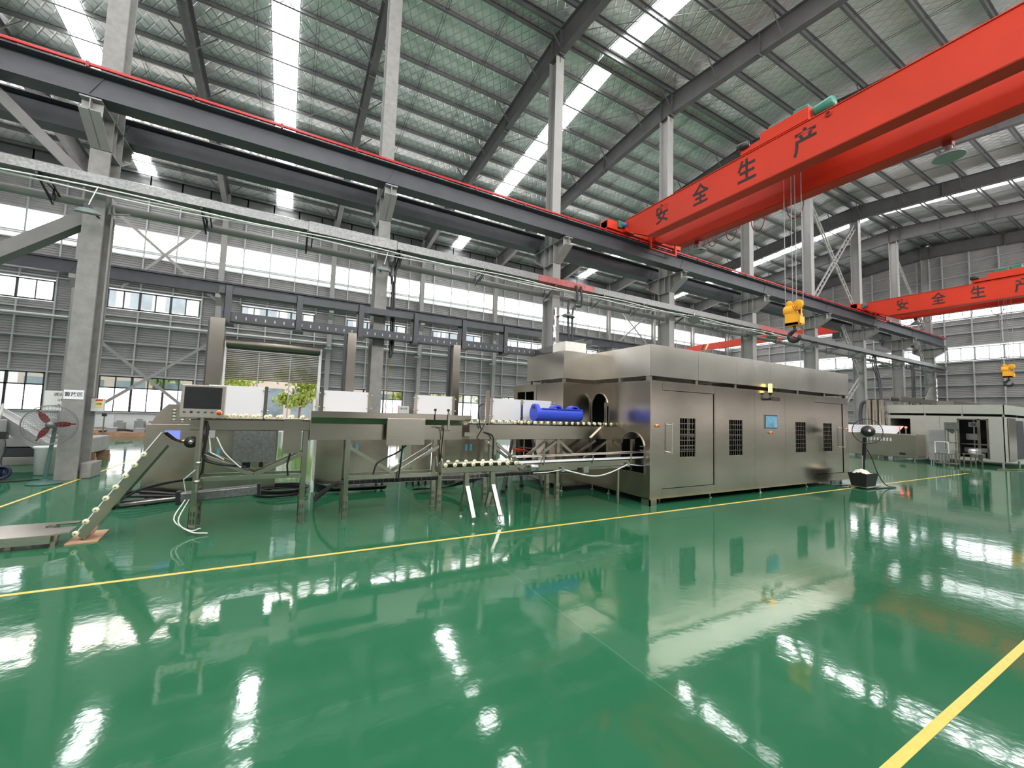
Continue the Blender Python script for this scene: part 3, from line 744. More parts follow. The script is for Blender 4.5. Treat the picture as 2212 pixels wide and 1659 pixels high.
# ---------------------------------------------------------------- overhead travelling crane
def crane(X0,which,ldx):
    t=thing('overhead_crane',which,'crane',(X0+1,3.2,8.1),'red travelling cranes')
    for gx in (X0,X0+1.58):
        g=MB(); yl,yr=11.15,-4.4
        prof=[(yl,8.72),(yl,9.18),(yr,9.18),(yr,8.72),(yr+1.0,8.2),(yl-1.0,8.2)]
        g.plate([prof],'x',gx,gx+.012); g.plate([prof],'x',gx+.388,gx+.4)
        g.box(gx,gx+.4,yr+1,yl-1,8.19,8.21)
        for a,b_ in (((yl-1.0,8.2),(yl,8.72)),((yr+1.0,8.2),(yr,8.72))):
            g.add([(gx,a[0],a[1]),(gx+.4,a[0],a[1]),(gx+.4,b_[0],b_[1]),(gx,b_[0],b_[1])],[(0,1,2,3)])
        g.box(gx-.03,gx+.43,yr,yl,9.18,9.2)
        gd=g.build('girder','crane_red',t)
        MB().box(gx+.17,gx+.23,yr+.5,yl-.5,9.2,9.25).build('trolley_rail','dark_red',gd)
    for yc in (11.5,-4.75):
        c=MB().box(X0-.84,X0+3.25,yc-.17,yc+.17,8.76,9.04)
        c.box(X0-.84,X0-.35,yc-.22,yc+.22,8.74,9.08)
        ec=c.build('end_carriage','crane_red',t,.01)
        w=MB()
        for wx in (X0-.6,X0+3.0): w.lathe([(0,-.05),(.13,-.05),(.13,.05),(0,.05)],(wx,yc,8.84),(0,1,0),20)
        w.each('wheel','black',ec)
        cn=MB()
        for gx in (X0,X0+1.58): cn.box(gx-.05,gx+.45,yc-.36,yc+.1,8.74,9.12)
        cn.build('seat_plate','crane_red',ec)
    # drive motor
    MB().lathe([(0,0),(.07,0),(.10,.02),(.10,.3),(.08,.34),(.08,.5),(0,.52)],(X0-.25,11.28,8.98),(1,-.35,.0),18).build('drive_motor','motor_blue',t)
    MB().box(X0-.38,X0-.2,11.2,11.42,8.85,9.1).build('gearbox','motor_green',t)
    # collector guard frame
    f=MB(); y=11.2
    f.box(X0+1.28,X0+1.36,y-.03,y+.03,8.36,8.95).box(X0+2.72,X0+2.82,y-.03,y+.03,8.36,9.3).box(X0+1.3,X0+2.8,y-.03,y+.03,8.36,8.42).box(X0+1.3,X0+2.8,y-.03,y+.03,8.86,8.94)
    f.build('collector_frame','crane_red',t)
    # lettering
    for ch,yy in zip('安全生产',(9.50,8.01,6.54,5.06)):
        text('lettering',ch,.70,(X0-.006,yy,8.68),(PI/2,0,-PI/2),'letter_black',t,.004,.013,.8)
    # trolley
    tr=MB().box(X0+.05,X0+1.9,5.0,6.2,9.28,9.62).box(X0+.05,X0+1.9,6.2,6.75,9.28,9.44)
    tb=tr.build('trolley','crane_red',t,.01)
    MB().box(X0+.2,X0+.9,5.5,6.05,9.62,9.78).box(X0+.25,X0+.7,5.1,5.45,9.62,9.84).box(X0+1.1,X0+1.7,5.2,5.9,9.62,9.86).build('hoist_gearbox','motor_green',tb,.02)
    MB().lathe([(0,0),(.12,0),(.14,.05),(.14,.4),(.1,.44),(0,.45)],(X0+.25,4.95,9.48),(0,-1,.1),18).build('hoist_motor','motor_green',tb)
    MB().lathe([(0,0),(.1,0),(.1,.3),(0,.32)],(X0+.05,6.5,9.5),(-.2,.9,0),16).build('travel_motor','black',tb)
    MB().lathe([(0,0),(.2,0),(.2,.9),(0,.9)],(X0+.55,5.5,9.52),(1,0,0),20).build('rope_drum','motor_green',tb)
    # lifting lugs
    for gx in (X0,X0+1.58):
        MB().torus((gx-.03,4.55,9.08),.055,.016,(1,0,0),16,6).build('lifting_lug','dark_red',t)
    # rope and hook block
    hx,hy,hz=X0+.95,5.85,4.62
    rp=MB()
    for dx,dy in ((-.05,.19),(.0,.03),(.05,-.04),(.05,-.2)):
        rp.cyl((hx+dx,hy+dy,hz+.25),(hx+dx,hy+dy,9.3),.011,6)
    rp.each('rope','wire_grey',t)
    hb=MB()
    hb.lathe([(0,-.13),(.135,-.13),(.145,-.11),(.145,.11),(.135,.13),(0,.13)],(hx,hy+.09,hz+.1),(0,1,.0),20)
    hb.box(hx-.12,hx-.10,hy-.16,hy+.18,hz-.33,hz).box(hx+.1,hx+.12,hy-.16,hy+.18,hz-.33,hz).box(hx-.12,hx+.12,hy-.16,hy+.18,hz-.33,hz-.24)
    hb.box(hx-.03,hx+.03,hy-.19,hy-.17,hz-.33,hz+.2).box(hx-.12,hx+.12,hy-.2,hy-.17,hz-.3,hz-.1)
    H=hb.build('hook_block','hook_yellow',t,.015)
    MB().lathe([(0,-.03),(.13,-.03),(.15,-.02),(.12,0),(.15,.02),(.13,.03),(0,.03)],(hx,hy-.1,hz+.22),(1,-.25,0),24).build('sheave','hook_yellow',H)
    MB().lathe([(0,-.03),(.09,-.03),(.11,-.02),(.09,0),(.11,.02),(.09,.03),(0,.03)],(hx,hy+.12,hz+.27),(1,-.25,0),24).build('sheave','hook_yellow',H)
    MB().lathe([(0,-.12),(.05,-.12),(.05,.0),(.08,.0),(.08,.06),(0,.06)],(hx,hy,hz-.2),(0,0,1),16).build('hook_nut','hook_yellow',H)
    st=MB()
    for k in range(3): st.bar((hx-.146,hy-.03-k*.05,hz+.2-k*.02),(hx-.146,hy-.12-k*.03,hz-.02),.004,.02,(1,0,0))
    st.each('warning_stripe','black',H)
    pts=[(0,.30),(0,.2),(.02,.13)]+[(.0+.13*math.cos(a),-.03+.13*math.sin(a)) for a in [math.radians(v) for v in (110,140,170,200,230,260,290,320,350,10)]]
    R=[.03,.035,.045,.052,.06,.065,.068,.07,.068,.062,.055,.045,.025]
    MB().tube([(hx,hy-p[0],hz-.58+p[1]) for p in pts],R,10).build('hook','black',t)
    # festoon cables and lamps under the far girder
    fx=X0+2.02
    for k,yy in enumerate((9.85,9.45,9.0,8.3,7.4,6.3)):
        w_=.13+.02*k; pts=[(fx,yy+w_*math.cos(a),8.2-(.28+.03*k)*math.sin(a)) for a in [PI*j/10 for j in range(11)]]
        MB().tube(pts,.014,6).build('festoon_cable','dark_red',t)
    for yy in (9.5,3.05):
        L=MB().lathe([(.05,.30),(.07,.26),(.07,.17),(.16,.12),(.26,.03),(.28,0),(.27,-.005),(.15,.1),(.0,.14)],(fx-.1,yy,7.82),(0,0,1),26).build('crane_lamp','girt_steel',t)
        MB().box(fx-.2,fx,yy-.08,yy+.08,8.08,8.2).build('lamp_base','dark_red',L)
    return t
c1=crane(10.9,'near red double-girder crane with black characters, crossing upper right','')
dup(c1,(20.04,0,0),'far red double-girder crane near the end wall')
# single-girder crane in the side bay
t=thing('overhead_crane','small distant red single-girder crane seen between columns over the hood','crane',(37,21,8.6),'red travelling cranes')
prof=[(28.9,9.0),(28.9,9.12),(27.3,9.35),(14.6,9.35),(13.4,9.12),(13.4,8.95),(14.8,8.72),(27.4,8.72)]
MB().plate([prof],'x',36.8,37.2).build('girder','crane_red',t)
MB().box(35.6,38.6,28.95,29.25,8.88,9.12).build('end_carriage','crane_red',t); MB().box(35.6,38.6,13.0,13.3,8.72,9.0).build('end_carriage','crane_red',t)
for k in range(2): MB().plate([[(27.0-k*.45,8.75),(26.8-k*.45,8.75),(26.5-k*.45,9.33),(26.7-k*.45,9.33)]],'x',36.79,36.8).build('stripe','yellow_ring' if k else 'black',t)
MB().box(36.6,37.4,14.6,15.4,8.2,8.7).build('hoist','black',t)
# ---------------------------------------------------------------- floor lines
def fl(label,x0,x1,y0,y1):
    o=MB().box(x0,x1,y0,y1,.0005,.002).build('floor_line','yellow_line'); tag(o,label,'floor marking',None)
fl('long yellow floor line running in front of the conveyor and steel machine',XL+1,22.6,5.205,5.255)
fl('yellow floor line across the near right corner of the floor',2.0,22,.925,.975)
fl('yellow floor line passing the foot of the rough left column',-3.80,-3.75,7.0,16.5)

# ================================================================ production line
def wheel(mb,x,y,z,r=.033,w=.034,ax=(0,1,0)):
    mb.lathe([(0,-w/2),(r*.45,-w/2),(r*.8,-w*.42),(r,-w*.15),(r,w*.15),(r*.8,w*.42),(r*.45,w/2),(0,w/2)],(x,y,z),ax,16); return mb
WP=[None]
def put_wheel(x,y,z,par,ax=None):
    off=wloc(par)
    if WP[0] is None or ax:
        mb=MB(); wheel(mb,0,0,0,.033,.036,ax or (0,1,0))
        me=bpy.data.meshes.new('roller_wheel'); me.from_pydata(mb.v,[],mb.f); me.polygons.foreach_set('use_smooth',mb.sm); me.materials.append(M['cream'])
        hb=MB().cyl((0,-.024,0),(0,.024,0),.008,8); 
        hm=bpy.data.meshes.new('axle'); hm.from_pydata(hb.v,[],hb.f); hm.materials.append(M['wire_grey'])
        WP[0]=(me,hm)
    o=bpy.data.objects.new('roller_wheel',WP[0][0]); col.objects.link(o); o.parent=par; o.location=Vector((x,y,z))-off
    a=bpy.data.objects.new('axle',WP[0][1]); col.objects.link(a); a.parent=o
    return o
def adj_leg(par,x,y,ztop,w=.065,m_='stainless'):
    l=MB().box(x-w/2,x+w/2,y-w/2,y+w/2,.05,ztop).build('leg',m_,par)
    f=MB().box(x-w/2-.008,x+w/2+.008,y-w/2-.012,y-w/2-.004,.02,.34).box(x-w/2-.01,x-w/2-.002,y-w/2-.012,y+w/2,.02,.34).box(x-w*.7,x+w*.7,y-w*.7,y+w*.7,0,.012)
    fo=f.build('foot_bracket','stainless_x',l)
    s=MB()
    for dx in (-.016,.016):
        for z in (.12,.22): s.box(x+dx-.004,x+dx+.004,y-w/2-.016,y-w/2-.011,z,z+.055)
    s.each('slot','dark_gap',l)
    return l
def trestle(par,x0,x1,zc,zb,ym=(6.78,7.12),apex='down'):
    """cross rail and V braces between legs at x0,x1 on front and back"""
    for y in ym:
        MB().box(x0,x1,y-.02,y+.02,zc,zc+.055).build('cross_rail','stainless_x',par)
        xm=(x0+x1)/2
        if apex=='down':
            MB().bar((x0,y,zb),(xm,y,zc+.06),.05,.05).build('brace','stainless_x',par); MB().bar((x1,y,zb),(xm,y,zc+.06),.05,.05).build('brace','stainless_x',par)
        else:
            MB().bar((x0,y,zb),(x0+.45,y,zc+.05),.05,.05).build('brace','stainless_x',par)

# --- infeed table and wooden sheet
t=thing('infeed_table','low stainless table with a U-shaped notch on the floor, far left','table',(-2.7,6.95,0))
U=[(-2.16+.0,6.98),(-2.3,6.97)]+[(-2.36-.09*math.sin(a),7.065-.095*math.cos(a)) for a in [PI*k/8 for k in range(9)]]+[(-2.3,7.16),(-2.2,7.16)]
outer=[(-3.6,6.62),(-2.25,6.62),(-2.14,6.72),(-2.14,6.97)]+U[1:-1]+[(-2.2,7.17),(-2.2,7.28),(-2.85,7.28),(-3.6,7.05)]
MB().plate([outer],'z',.14,.155).build('table_top','stainless_x',t)
MB().box(-3.6,-2.25,6.615,6.625,.06,.15).build('skirt','stainless_x',t)
for x,y in ((-2.24,6.68),(-2.62,6.76),(-3.3,6.76),(-2.4,7.2)): MB().box(x-.02,x+.02,y-.02,y+.02,0,.14).box(x-.03,x+.03,y-.03,y+.03,0,.008).build('leg','stainless_x',t)
o=MB().box(-2.19,-1.91,6.72,7.28,0.001,.015).build('plywood_sheet','plywood'); o.rotation_euler=(0,0,.1)
tag(o,'small brown plywood sheet under the foot of the inclined conveyor','board')

# --- inclined roller conveyor
t=thing('inclined_conveyor','steep stainless roller conveyor with cream wheels leaning up from the floor','conveyor',(-1.8,7,0.015))
pb=Vector((-2.1,0,.02)); 
for y in (6.8,7.04):
    mb=MB(); mb.plate([[(-2.10,.09),(-2.02,.025),(-1.325,1.15),(-1.39,1.30)]],'y',y,y+.006)
    mb.build('side_plate','stainless',t)
MB().add([(-2.1,6.8,.085),(-2.1,7.046,.085),(-1.39,7.046,1.295),(-1.39,6.8,1.295)],[(0,1,2,3)]).add([(-2.02,6.8,.03),(-2.02,7.046,.03),(-1.325,7.046,1.15),(-1.325,6.8,1.15)],[(0,1,2,3)]).each('slide_deck','stainless_x',t)
MB().bar((-2.105,6.80,.095),(-1.395,6.80,1.305),.03,.012,(-1,0,.6)).build('edge_strip','panel_white',t)
for k in range(8):
    x=-2.12+.0786*k; z=.112+.1315*k
    put_wheel(x+.02,6.79,z-.005,t)
    if k<7: put_wheel(x+.04,7.05,z+.075,t)
sc_=[(-1.39,1.30),(-1.29,1.21),(-1.2,1.165),(-1.12,1.165),(-1.06,1.21),(-1.04,1.17),(-1.08,1.12),(-1.14,1.085),(-1.22,1.085),(-1.30,1.12),(-1.35,1.17)]
MB().plate([sc_],'y',6.79,6.80).plate([sc_],'y',7.04,7.05).each('curved_end_plate','stainless_h',t)
MB().lathe([(0,-.02),(.075,-.02),(.075,.02),(0,.02)],(-1.08,6.78,1.18),(0,1,0),24).build('pulley','black',t)
MB().lathe([(0,-.022),(.03,-.022),(.03,.022),(0,.022)],(-1.08,6.775,1.18),(0,1,0),18).build('pulley_hub','stainless',t)
MB().cyl((-1.84,6.95,.385),(-1.2,6.95,.432),.014,10).build('piston_rod','stainless_x',t)
MB().bar((-1.19,6.95,.432),(-.28,6.95,.485),.13,.14).build('air_cylinder','galvanised',t,.02)
MB().bar((-1.21,6.95,.43),(-1.16,6.95,.433),.15,.17).bar((-.3,6.95,.483),(-.26,6.95,.486),.15,.17).each('cylinder_cap','black',t)
MB().box(-1.86,-1.79,6.88,7.0,.34,.42).build('clevis','black',t)
for k in range(2):
    MB().tube([(-1.8,6.95+.05*k,.43),(-1.6,7.1,.55),(-1.3,7.3,.6),(-1.0,7.4,.6+.05*k)],.02,8).build('hose','black',t)
MB().tube([(-1.1,6.85,.5),(-1.12,6.75,.7),(-1.0,6.7,.82)],.008,6).tube([(-1.1,6.85,.42),(-1.18,6.72,.2),(-1.0,6.66,.06),(-.88,6.6,.09)],.008,6).tube([(-1.06,6.85,.42),(-1.13,6.7,.18),(-.98,6.62,.05),(-.8,6.6,.02)],.008,6).each('air_tube','hose_white',t)

# --- conveyor section one
t=thing('roller_conveyor','first stainless roller conveyor section behind the inclined conveyor, five cream wheels','conveyor',(-.4,6.95,0),'roller conveyors of the main line')
C1=t
for y in (6.72,7.2): MB().box(-1.10,.31,y,y+.008,1.34,1.485).box(-1.10,.31,y,y+.03,1.477,1.485).build('side_rail','stainless_h',t)
MB().box(-1.1,.31,6.72,7.2,1.34,1.345).build('bottom_pan','stainless_x',t)
for k in range(8):
    x=-.85+.15*k
    if x<-.75: pass
    put_wheel(x+.15 if False else x,6.735,1.528,t); put_wheel(x+.03,7.18,1.528,t)
for x in (-.995,.27):
    for y in (6.775,7.13): adj_leg(t,x,y,1.42)
trestle(t,-.95,.24,.66,1.0)
MB().box(-.61,-.11,6.70,6.712,.905,1.335).build('motor_cover','galvanised',t)
MB().box(-.025,.205,6.56,6.72,1.03,1.52).build('gear_box_cover','stainless',t,.004)
MB().box(-.5,-.4,6.8,6.9,.82,.9).box(-.3,-.25,6.8,6.9,.82,.9).each('cable_gland','black',t)
MB().tube([(-.93,6.7,1.46),(-.9,6.68,1.3),(-.93,6.7,1.0),(-.8,6.72,.9),(-.45,6.76,.84)],.016,8).tube([(.08,6.66,1.03),(.05,6.68,.85),(.07,6.7,.7)],.012,8).tube([(-.92,6.7,1.0),(-.93,6.72,.8),(-.97,6.74,.7)],.014,8).each('cable','black',t)
MB().tube([(-.88,6.7,1.25),(-.85,6.68,1.05),(-.7,6.7,.95)],.008,6).tube([(-.8,6.7,1.25),(-.7,6.68,1.05),(-.55,6.7,.88),(-.5,6.7,.84)],.008,6).each('air_tube','hose_white',t)
MB().box(-.89,-.82,6.68,6.72,1.24,1.34).build('switch_box','grey_box',t)
# control panel on a pole
t=thing('control_panel','large black touch screen in a stainless box on a round pole','screen',(-.96,6.6,0))
bx=MB(); bx.add([(-1.195,6.56,1.51),(-.72,6.50,1.51),(-.72,6.5,1.93),(-1.19,6.56,1.93),(-1.195,6.66,1.51),(-.72,6.6,1.51),(-.72,6.6,1.93),(-1.19,6.66,1.93)],[(0,1,2,3),(4,7,6,5),(0,4,5,1),(1,5,6,2),(2,6,7,3),(3,7,4,0)])
bx.build('housing','stainless_x',t,.004)
def pf(u,v,d=0): # point on the tilted panel face
    return (-1.193+.473*u,6.56-.06*u-d,1.51+.42*v)
def pq(mb,u0,u1,v0,v1,d=.004):
    mb.add([pf(u0,v0,d),pf(u1,v0,d),pf(u1,v1,d),pf(u0,v1,d),pf(u0,v0,0),pf(u1,v0,0),pf(u1,v1,0),pf(u0,v1,0)],[(0,1,2,3),(0,4,5,1),(1,5,6,2),(2,6,7,3),(3,7,4,0)])
mb=MB(); pq(mb,.08,.92,.27,.94,.006); b1=mb.build('screen_bezel','black',t)
mb=MB(); pq(mb,.12,.88,.32,.90,.008); mb.build('screen','screen_dark',b1)
for k in range(5):
    MB().lathe([(0,0),(.015,0),(.012,.02),(0,.022)],pf(.1+.155*k,.17),(0,-1,0),14).build('knob','fan_green' if k!=1 else 'black',t)
MB().lathe([(0,0),(.034,0),(.034,.008),(0,.009)],pf(.89,.16),(0,-1,0),20).build('button_ring','yellow_ring',t)
MB().lathe([(0,.008),(.024,.008),(.026,.028),(0,.032)],pf(.89,.16),(0,-1,0),20).build('stop_button','red_button',t)
MB().cyl((-.965,6.64,.55),(-.962,6.64,1.52),.021,16).build('pole','stainless_x',t)
MB().lathe([(.021,0),(.034,0),(.034,.04),(.021,.04)],(-.965,6.64,.9),(0,0,1),16).lathe([(.021,0),(.034,0),(.034,.04),(.021,.04)],(-.965,6.64,.66),(0,0,1),16).each('clamp','stainless_x',t)

# --- conveyor section two
t=thing('trough_conveyor','second stainless conveyor with a sloping lip reflecting green, square cover on its side','conveyor',(1.6,6.9,0),'roller conveyors of the main line')
prof=[(6.60,1.63),(6.60,1.545),(6.73,1.45),(6.73,1.205),(7.15,1.205),(7.15,1.45),(7.28,1.545),(7.28,1.63),(7.272,1.63),(7.272,1.55),(7.142,1.457),(6.738,1.457),(6.608,1.55),(6.608,1.63)]
MB().plate([prof],'x',.31,2.72).build('trough','stainless_h',t)
mb=MB()
mb.plate([[(6.60,1.63),(6.60,1.56),(6.608,1.56),(6.608,1.63)]],'x',2.72,2.84)
mb.add([(2.72,6.6,1.56),(2.84,6.6,1.56),(2.80,6.73,1.46),(2.72,6.73,1.46)],[(0,1,2,3)])
mb.build('lip_end','stainless_h',t)
MB().box(.31,.318,6.58,7.3,1.2,1.645).build('end_plate','stainless_x',t)
MB().box(1.39,2.0,6.55,6.6,1.13,1.555).build('side_cover','stainless_x',t,.003)
mb=MB()
for x in (1.42,1.97):
    for z in (1.16,1.52): mb.lathe([(0,0),(.008,0),(.007,.004),(0,.005)],(x,6.55,z),(0,-1,0),10)
mb.each('screw','stainless_x',t)
for x in (.865,2.36):
    for y in (6.79,7.12): adj_leg(t,x,y,1.31)
trestle(t,.88,2.32,.59,1.09)
mb=MB()
for x in (2.17,2.40):
    mb.cyl((x,6.585,1.45),(x,6.585,1.72),.008,8); mb.box(x-.018,x+.018,6.57,6.6,1.69,1.73)
mb.each('sensor','black',t)
MB().box(2.395,2.43,6.57,6.6,1.36,1.66).box(2.375,2.445,6.57,6.6,1.35,1.37).build('sensor_bracket','stainless_x',t)
MB().tube([(2.2,6.62,1.42),(2.32,6.6,1.40),(2.35,6.66,1.3),(2.35,6.73,.9),(2.36,6.74,.6)],.01,6).tube([(1.72,6.6,1.13),(1.6,6.7,1.0),(1.32,6.74,.85),(1.25,6.74,.66)],.014,8).tube([(1.66,6.6,1.13),(1.66,6.66,.9),(1.64,6.7,.56)],.014,8).each('cable','black',t)
# wire cable tray with the black bundle
t=thing('wire_cable_tray','wire basket tray full of black cables running low behind the legs','tray',(2,6.95,.5))
mb=MB(); x=.9
while x<5.6:
    mb.tube([(x,6.86,.57),(x,6.86,.5),(x,7.0,.5),(x,7.0,.57)],.003,5); x+=.09
mb.cyl((.9,6.86,.57),(5.6,6.86,.57),.003,5).cyl((.9,6.86,.5),(5.6,6.86,.5),.003,5).cyl((.9,7.0,.57),(5.6,7.0,.57),.003,5)
mb.build('wire_basket','stainless_x',t)
mb=MB()
for k in range(7):
    y=6.875+.018*k; z=.515+.012*(k%3)
    pts=[(5.6,y,z),(4.2,y,z+.005),(2.6,y,z),(1.0,y,z)]
    pts+=[(.75,y+.08,z-.02),(.55,y+.25+.03*k,.30),(.5,7.6+.05*k,.12),(.55,8.4,.05+.01*k)]
    mb.tube(pts,.013,6)
mb.each('cables','black',t)
t=thing('hose_bundle','thick bundle of black hoses sagging to the floor between the two cabinets','hose',(2.9,8.4,0))
mb=MB()
for k in range(8):
    o_=.04*k; mb.tube([(.6,8.75,.08+.02*k),(.9,8.85-o_*.6,.05+.01*k),(1.9,8.85-o_*.5,.04+.01*k)],.018,6)
mb.each('hose','black',t)
t=thing('hose_bundle','black hoses looping down in front of the third cabinet to the tray','hose',(3.2,8,0))
mb=MB()
for k in range(7):
    mb.tube([(4.0,7.05,.5+.012*k),(3.6,7.3,.45),(3.3,7.9,.22+.01*k),(2.9,8.4-.05*k,.07+.01*k),(2.4,8.5-.04*k,.05+.01*k)],.016,6)
mb.each('hose','black',t)
t=thing('hose_coil','coil of thick black hose lying on the green floor beyond the first conveyor','hose',(0,9.2,0))
mb=MB(); mb.torus((-.02,9.2,.03),.44,.026,n=40); mb.torus((0,9.22,.075),.41,.026,n=40); mb.torus((.03,9.18,.115),.43,.022,n=40); mb.build('coil','black',t)
t=thing('hose_coil','grey hoses behind the inclined conveyor on the floor','hose',(-1.9,9.9,0))
mb=MB()
for k in range(4): mb.tube([(-1.5,8.95,.03+.03*k),(-2.1,8.7+.08*k,.03+.06*k),(-2.4,8.8+.1*k,.03+.05*k),(-2.45,9.2,.03+.05*k),(-2.3,9.5,.06+.03*k)],.025,7)
mb.each('hose','black',t)

# --- conveyor section three
t=thing('roller_conveyor','third roller conveyor with many cream wheels running into the tall arched opening','conveyor',(4.8,6.95,0),'roller conveyors of the main line')
for y in (6.72,7.2): MB().box(2.86,6.95,y,y+.008,1.205,1.48).box(2.86,6.95,y,y+.03,1.472,1.48).build('side_rail','stainless_h',t)
MB().box(2.86,6.95,6.72,7.2,1.205,1.21).build('bottom_pan','stainless_x',t)
k=0; x=2.89
while x<6.9:
    put_wheel(x,6.735,1.525,t); put_wheel(x+.04,7.18,1.525,t); x+=.15
MB().box(3.14,3.2,6.66,6.70,1.47,2.1).build('gate_post','stainless',t)
MB().bar((3.19,6.68,1.49),(3.03,6.68,1.22),.04,.06).build('gate_arm','stainless',t)
MB().box(2.76,2.96,6.70,6.72,1.26,1.33).build('mounting_plate','stainless_x',t)
MB().tube([(3.08,6.64,1.85),(3.0,6.66,1.78),(3.02,6.66,1.5),(3.06,6.68,1.4)],.012,6).tube([(3.1,6.66,1.34),(3.2,6.66,1.32),(3.3,6.66,1.25),(3.33,6.7,1.0),(3.33,6.74,.6)],.014,8).each('cable','black',t)
for x in (3.39,4.82):
    for y in (6.79,7.15): adj_leg(t,x,y,1.30)
for y in (6.79,7.15):
    MB().bar((3.44,y,1.12),(4.0,y,.72),.05,.05).build('brace','stainless_x',t)
    MB().bar((4.86,y,1.16),(5.35,y,.8),.05,.05).build('brace','stainless_x',t)
    MB().bar((4.78,y,1.16),(4.25,y,.8),.05,.05).build('brace','stainless_x',t)
    MB().box(3.42,4.79,y-.02,y+.02,.60,.65).build('cross_rail','stainless_x',t)
    MB().bar((5.5,y,.8),(6.1,y,1.15),.05,.05).build('brace','stainless_x',t)
MB().bar((5.62,6.70,1.22),(5.95,6.70,1.48),.03,.05).build('diagonal_strap','stainless_x',t)
# --- white guard panels
GL=['white guard panel right behind the black touch screen','white guard panel in the middle, above the sloping-lip conveyor','white guard panel with two small black sensors before it','white guard panel left of the blue drum','white guard panel directly behind the blue drum']
for i,(a,b_,z0,z1) in enumerate(((-1.02,-.32,1.53,1.97),(.5,1.2,1.62,1.97),(2.04,2.72,1.62,1.97),(3.56,4.22,1.55,1.98),(4.27,4.98,1.55,1.98))):
    t=thing('guard_panel',GL[i],'panel',((a+b_)/2,7.3,1.2),'white guard panels behind the conveyors')
    MB().box(a,b_,7.285,7.295,z0,z1).build('sheet','panel_white',t)
    for x in ((a-.035,b_+.005) if i!=4 else (b_+.0,)):
        MB().box(x,x+.045,7.27,7.31,1.22,z1+.01).build('post','stainless',t)
        mb=MB()
        for zz in (z0+.08,z1-.05):
            for dx in (-.012,.057): mb.lathe([(0,0),(.014,0),(.012,.012),(0,.014)],(x+dx,7.27,zz),(0,-1,0),10)
        mb.each('clamp_knob','cast_steel',t)
# --- blue drum basket
t=thing('drum_basket','blue plastic half-drum with drain holes and loop handles on cream rollers','basket',(4.9,6.95,1.555))
R=.155; cx_,cz=0,1.71
def ring(r,flat=None,n=28):
    pts=[]
    for k in range(n):
        a=2*PI*k/n; y=6.95+r*math.cos(a); z=cz+r*math.sin(a)
        pts.append((y,min(z,cz+.1)))
    return pts
arc=[(6.95+R*math.cos(a),cz+R*math.sin(a)) for a in [math.radians(v) for v in range(-220,41,13)]]
inn=[(6.95+(R-.012)*math.cos(a),cz+(R-.012)*math.sin(a)) for a in [math.radians(v) for v in range(-220,41,13)]]
MB().plate([arc+inn[::-1]],'x',4.40,5.46).build('body','blue_plastic',t)
MB().box(4.45,5.46,6.80,6.83,cz+.088,cz+.108).box(4.45,5.46,7.07,7.10,cz+.088,cz+.108).build('rim','blue_plastic',t)
e1=[(6.95+.165*math.cos(math.radians(v)),cz+.165*math.sin(math.radians(v))) for v in range(0,360,12)]
mb=MB(); mb.plate([[(6.95+.158*math.cos(math.radians(v)),cz+(.158 if not 40<v<140 else .19)*math.sin(math.radians(v))) for v in range(0,360,10)]],'x',4.33,4.41); mb.build('left_end','blue_plastic',t)
MB().plate([arc],'x',5.44,5.47).build('right_end','blue_plastic',t)
for hx in (4.86,5.30):
    MB().plate([[(hx+.12*math.cos(math.radians(v)),cz+.095+.085*math.sin(math.radians(v))) for v in range(0,181,12)]+[(hx+.085*math.cos(math.radians(v)),cz+.095+.05*math.sin(math.radians(v))) for v in range(180,-1,-12)]],'y',6.86,7.02).build('handle','blue_plastic',t)
mb=MB()
for k in range(8):
    a=math.radians(195); mb.lathe([(0,0),(.009,0)],(4.53+.115*k,6.95+(R+.0015)*math.cos(a),cz+.03),(0,-1,.0),10)
for y,z in ((-.09,-.06),(-.06,-.06),(.05,-.06),(.09,-.06),(-.06,-.115),(.0,-.12),(.06,-.115)):
    mb.lathe([(0,0),(.009,0)],(4.329,6.95+y,cz+z),(-1,0,0),10)
mb.each('drain_hole','navy',t)
MB().box(4.326,4.33,6.90,6.99,cz+.09,cz+.14).build('label_recess','navy',t)

# --- front sorting conveyor on splayed stands
t=thing('sorting_conveyor','small V-trough conveyor with two rows of cream wheels on splayed stands','conveyor',(2.75,6,0))
MB().box(2.08,3.42,5.88,5.89,.76,.85).box(2.08,3.42,6.11,6.12,.76,.85).box(2.08,3.42,5.88,6.12,.76,.765).build('frame','stainless_h',t)
MB().add([(2.1,5.89,.90),(3.4,5.89,.90),(3.4,6.0,.85),(2.1,6.0,.85)],[(0,1,2,3)]).add([(2.1,6.11,.90),(3.4,6.11,.90),(3.4,6.0,.85),(2.1,6.0,.85)],[(0,1,2,3)]).each('slide_plate','stainless_x',t)
for k in range(9): put_wheel(2.13+.151*k,5.865,.885,t)
for k in range(8): put_wheel(2.27+.151*k,6.14,.895,t)
mb=MB()
for k in range(9):
    x=2.16+.151*k; mb.plate([[(x-.02,.85),(x+.03,.85),(x+.005,.80)]],'y',5.872,5.876)
mb.each('gusset','stainless_x',t)
MB().plate([[(5.84,.78),(5.84,.95),(5.87,.99),(5.92,.95),(5.94,.86),(6.06,.86),(6.08,.95),(6.13,.99),(6.16,.95),(6.16,.78)]],'x',2.06,2.075).build('end_plate','stainless_x',t)
for x in (2.53,2.98):
    MB().box(x-.035,x+.035,5.965,6.035,.42,.76).build('stand_post','stainless_x',t)
    for y,s in ((5.75,-1),(6.25,1)):
        l=MB().bar((x+.01,6.0+s*.02,.53),(x+.035,y,.10),.05,.06,(1,0,0)).build('leg','stainless',t)
        MB().cyl((x+.035,y,.02),(x+.035,y,.11),.006,8).lathe([(0,.03),(.012,.03),(.03,.01),(.032,0),(0,0)],(x+.035,y,0),(0,0,1),18).build('levelling_foot','cast_steel',l)
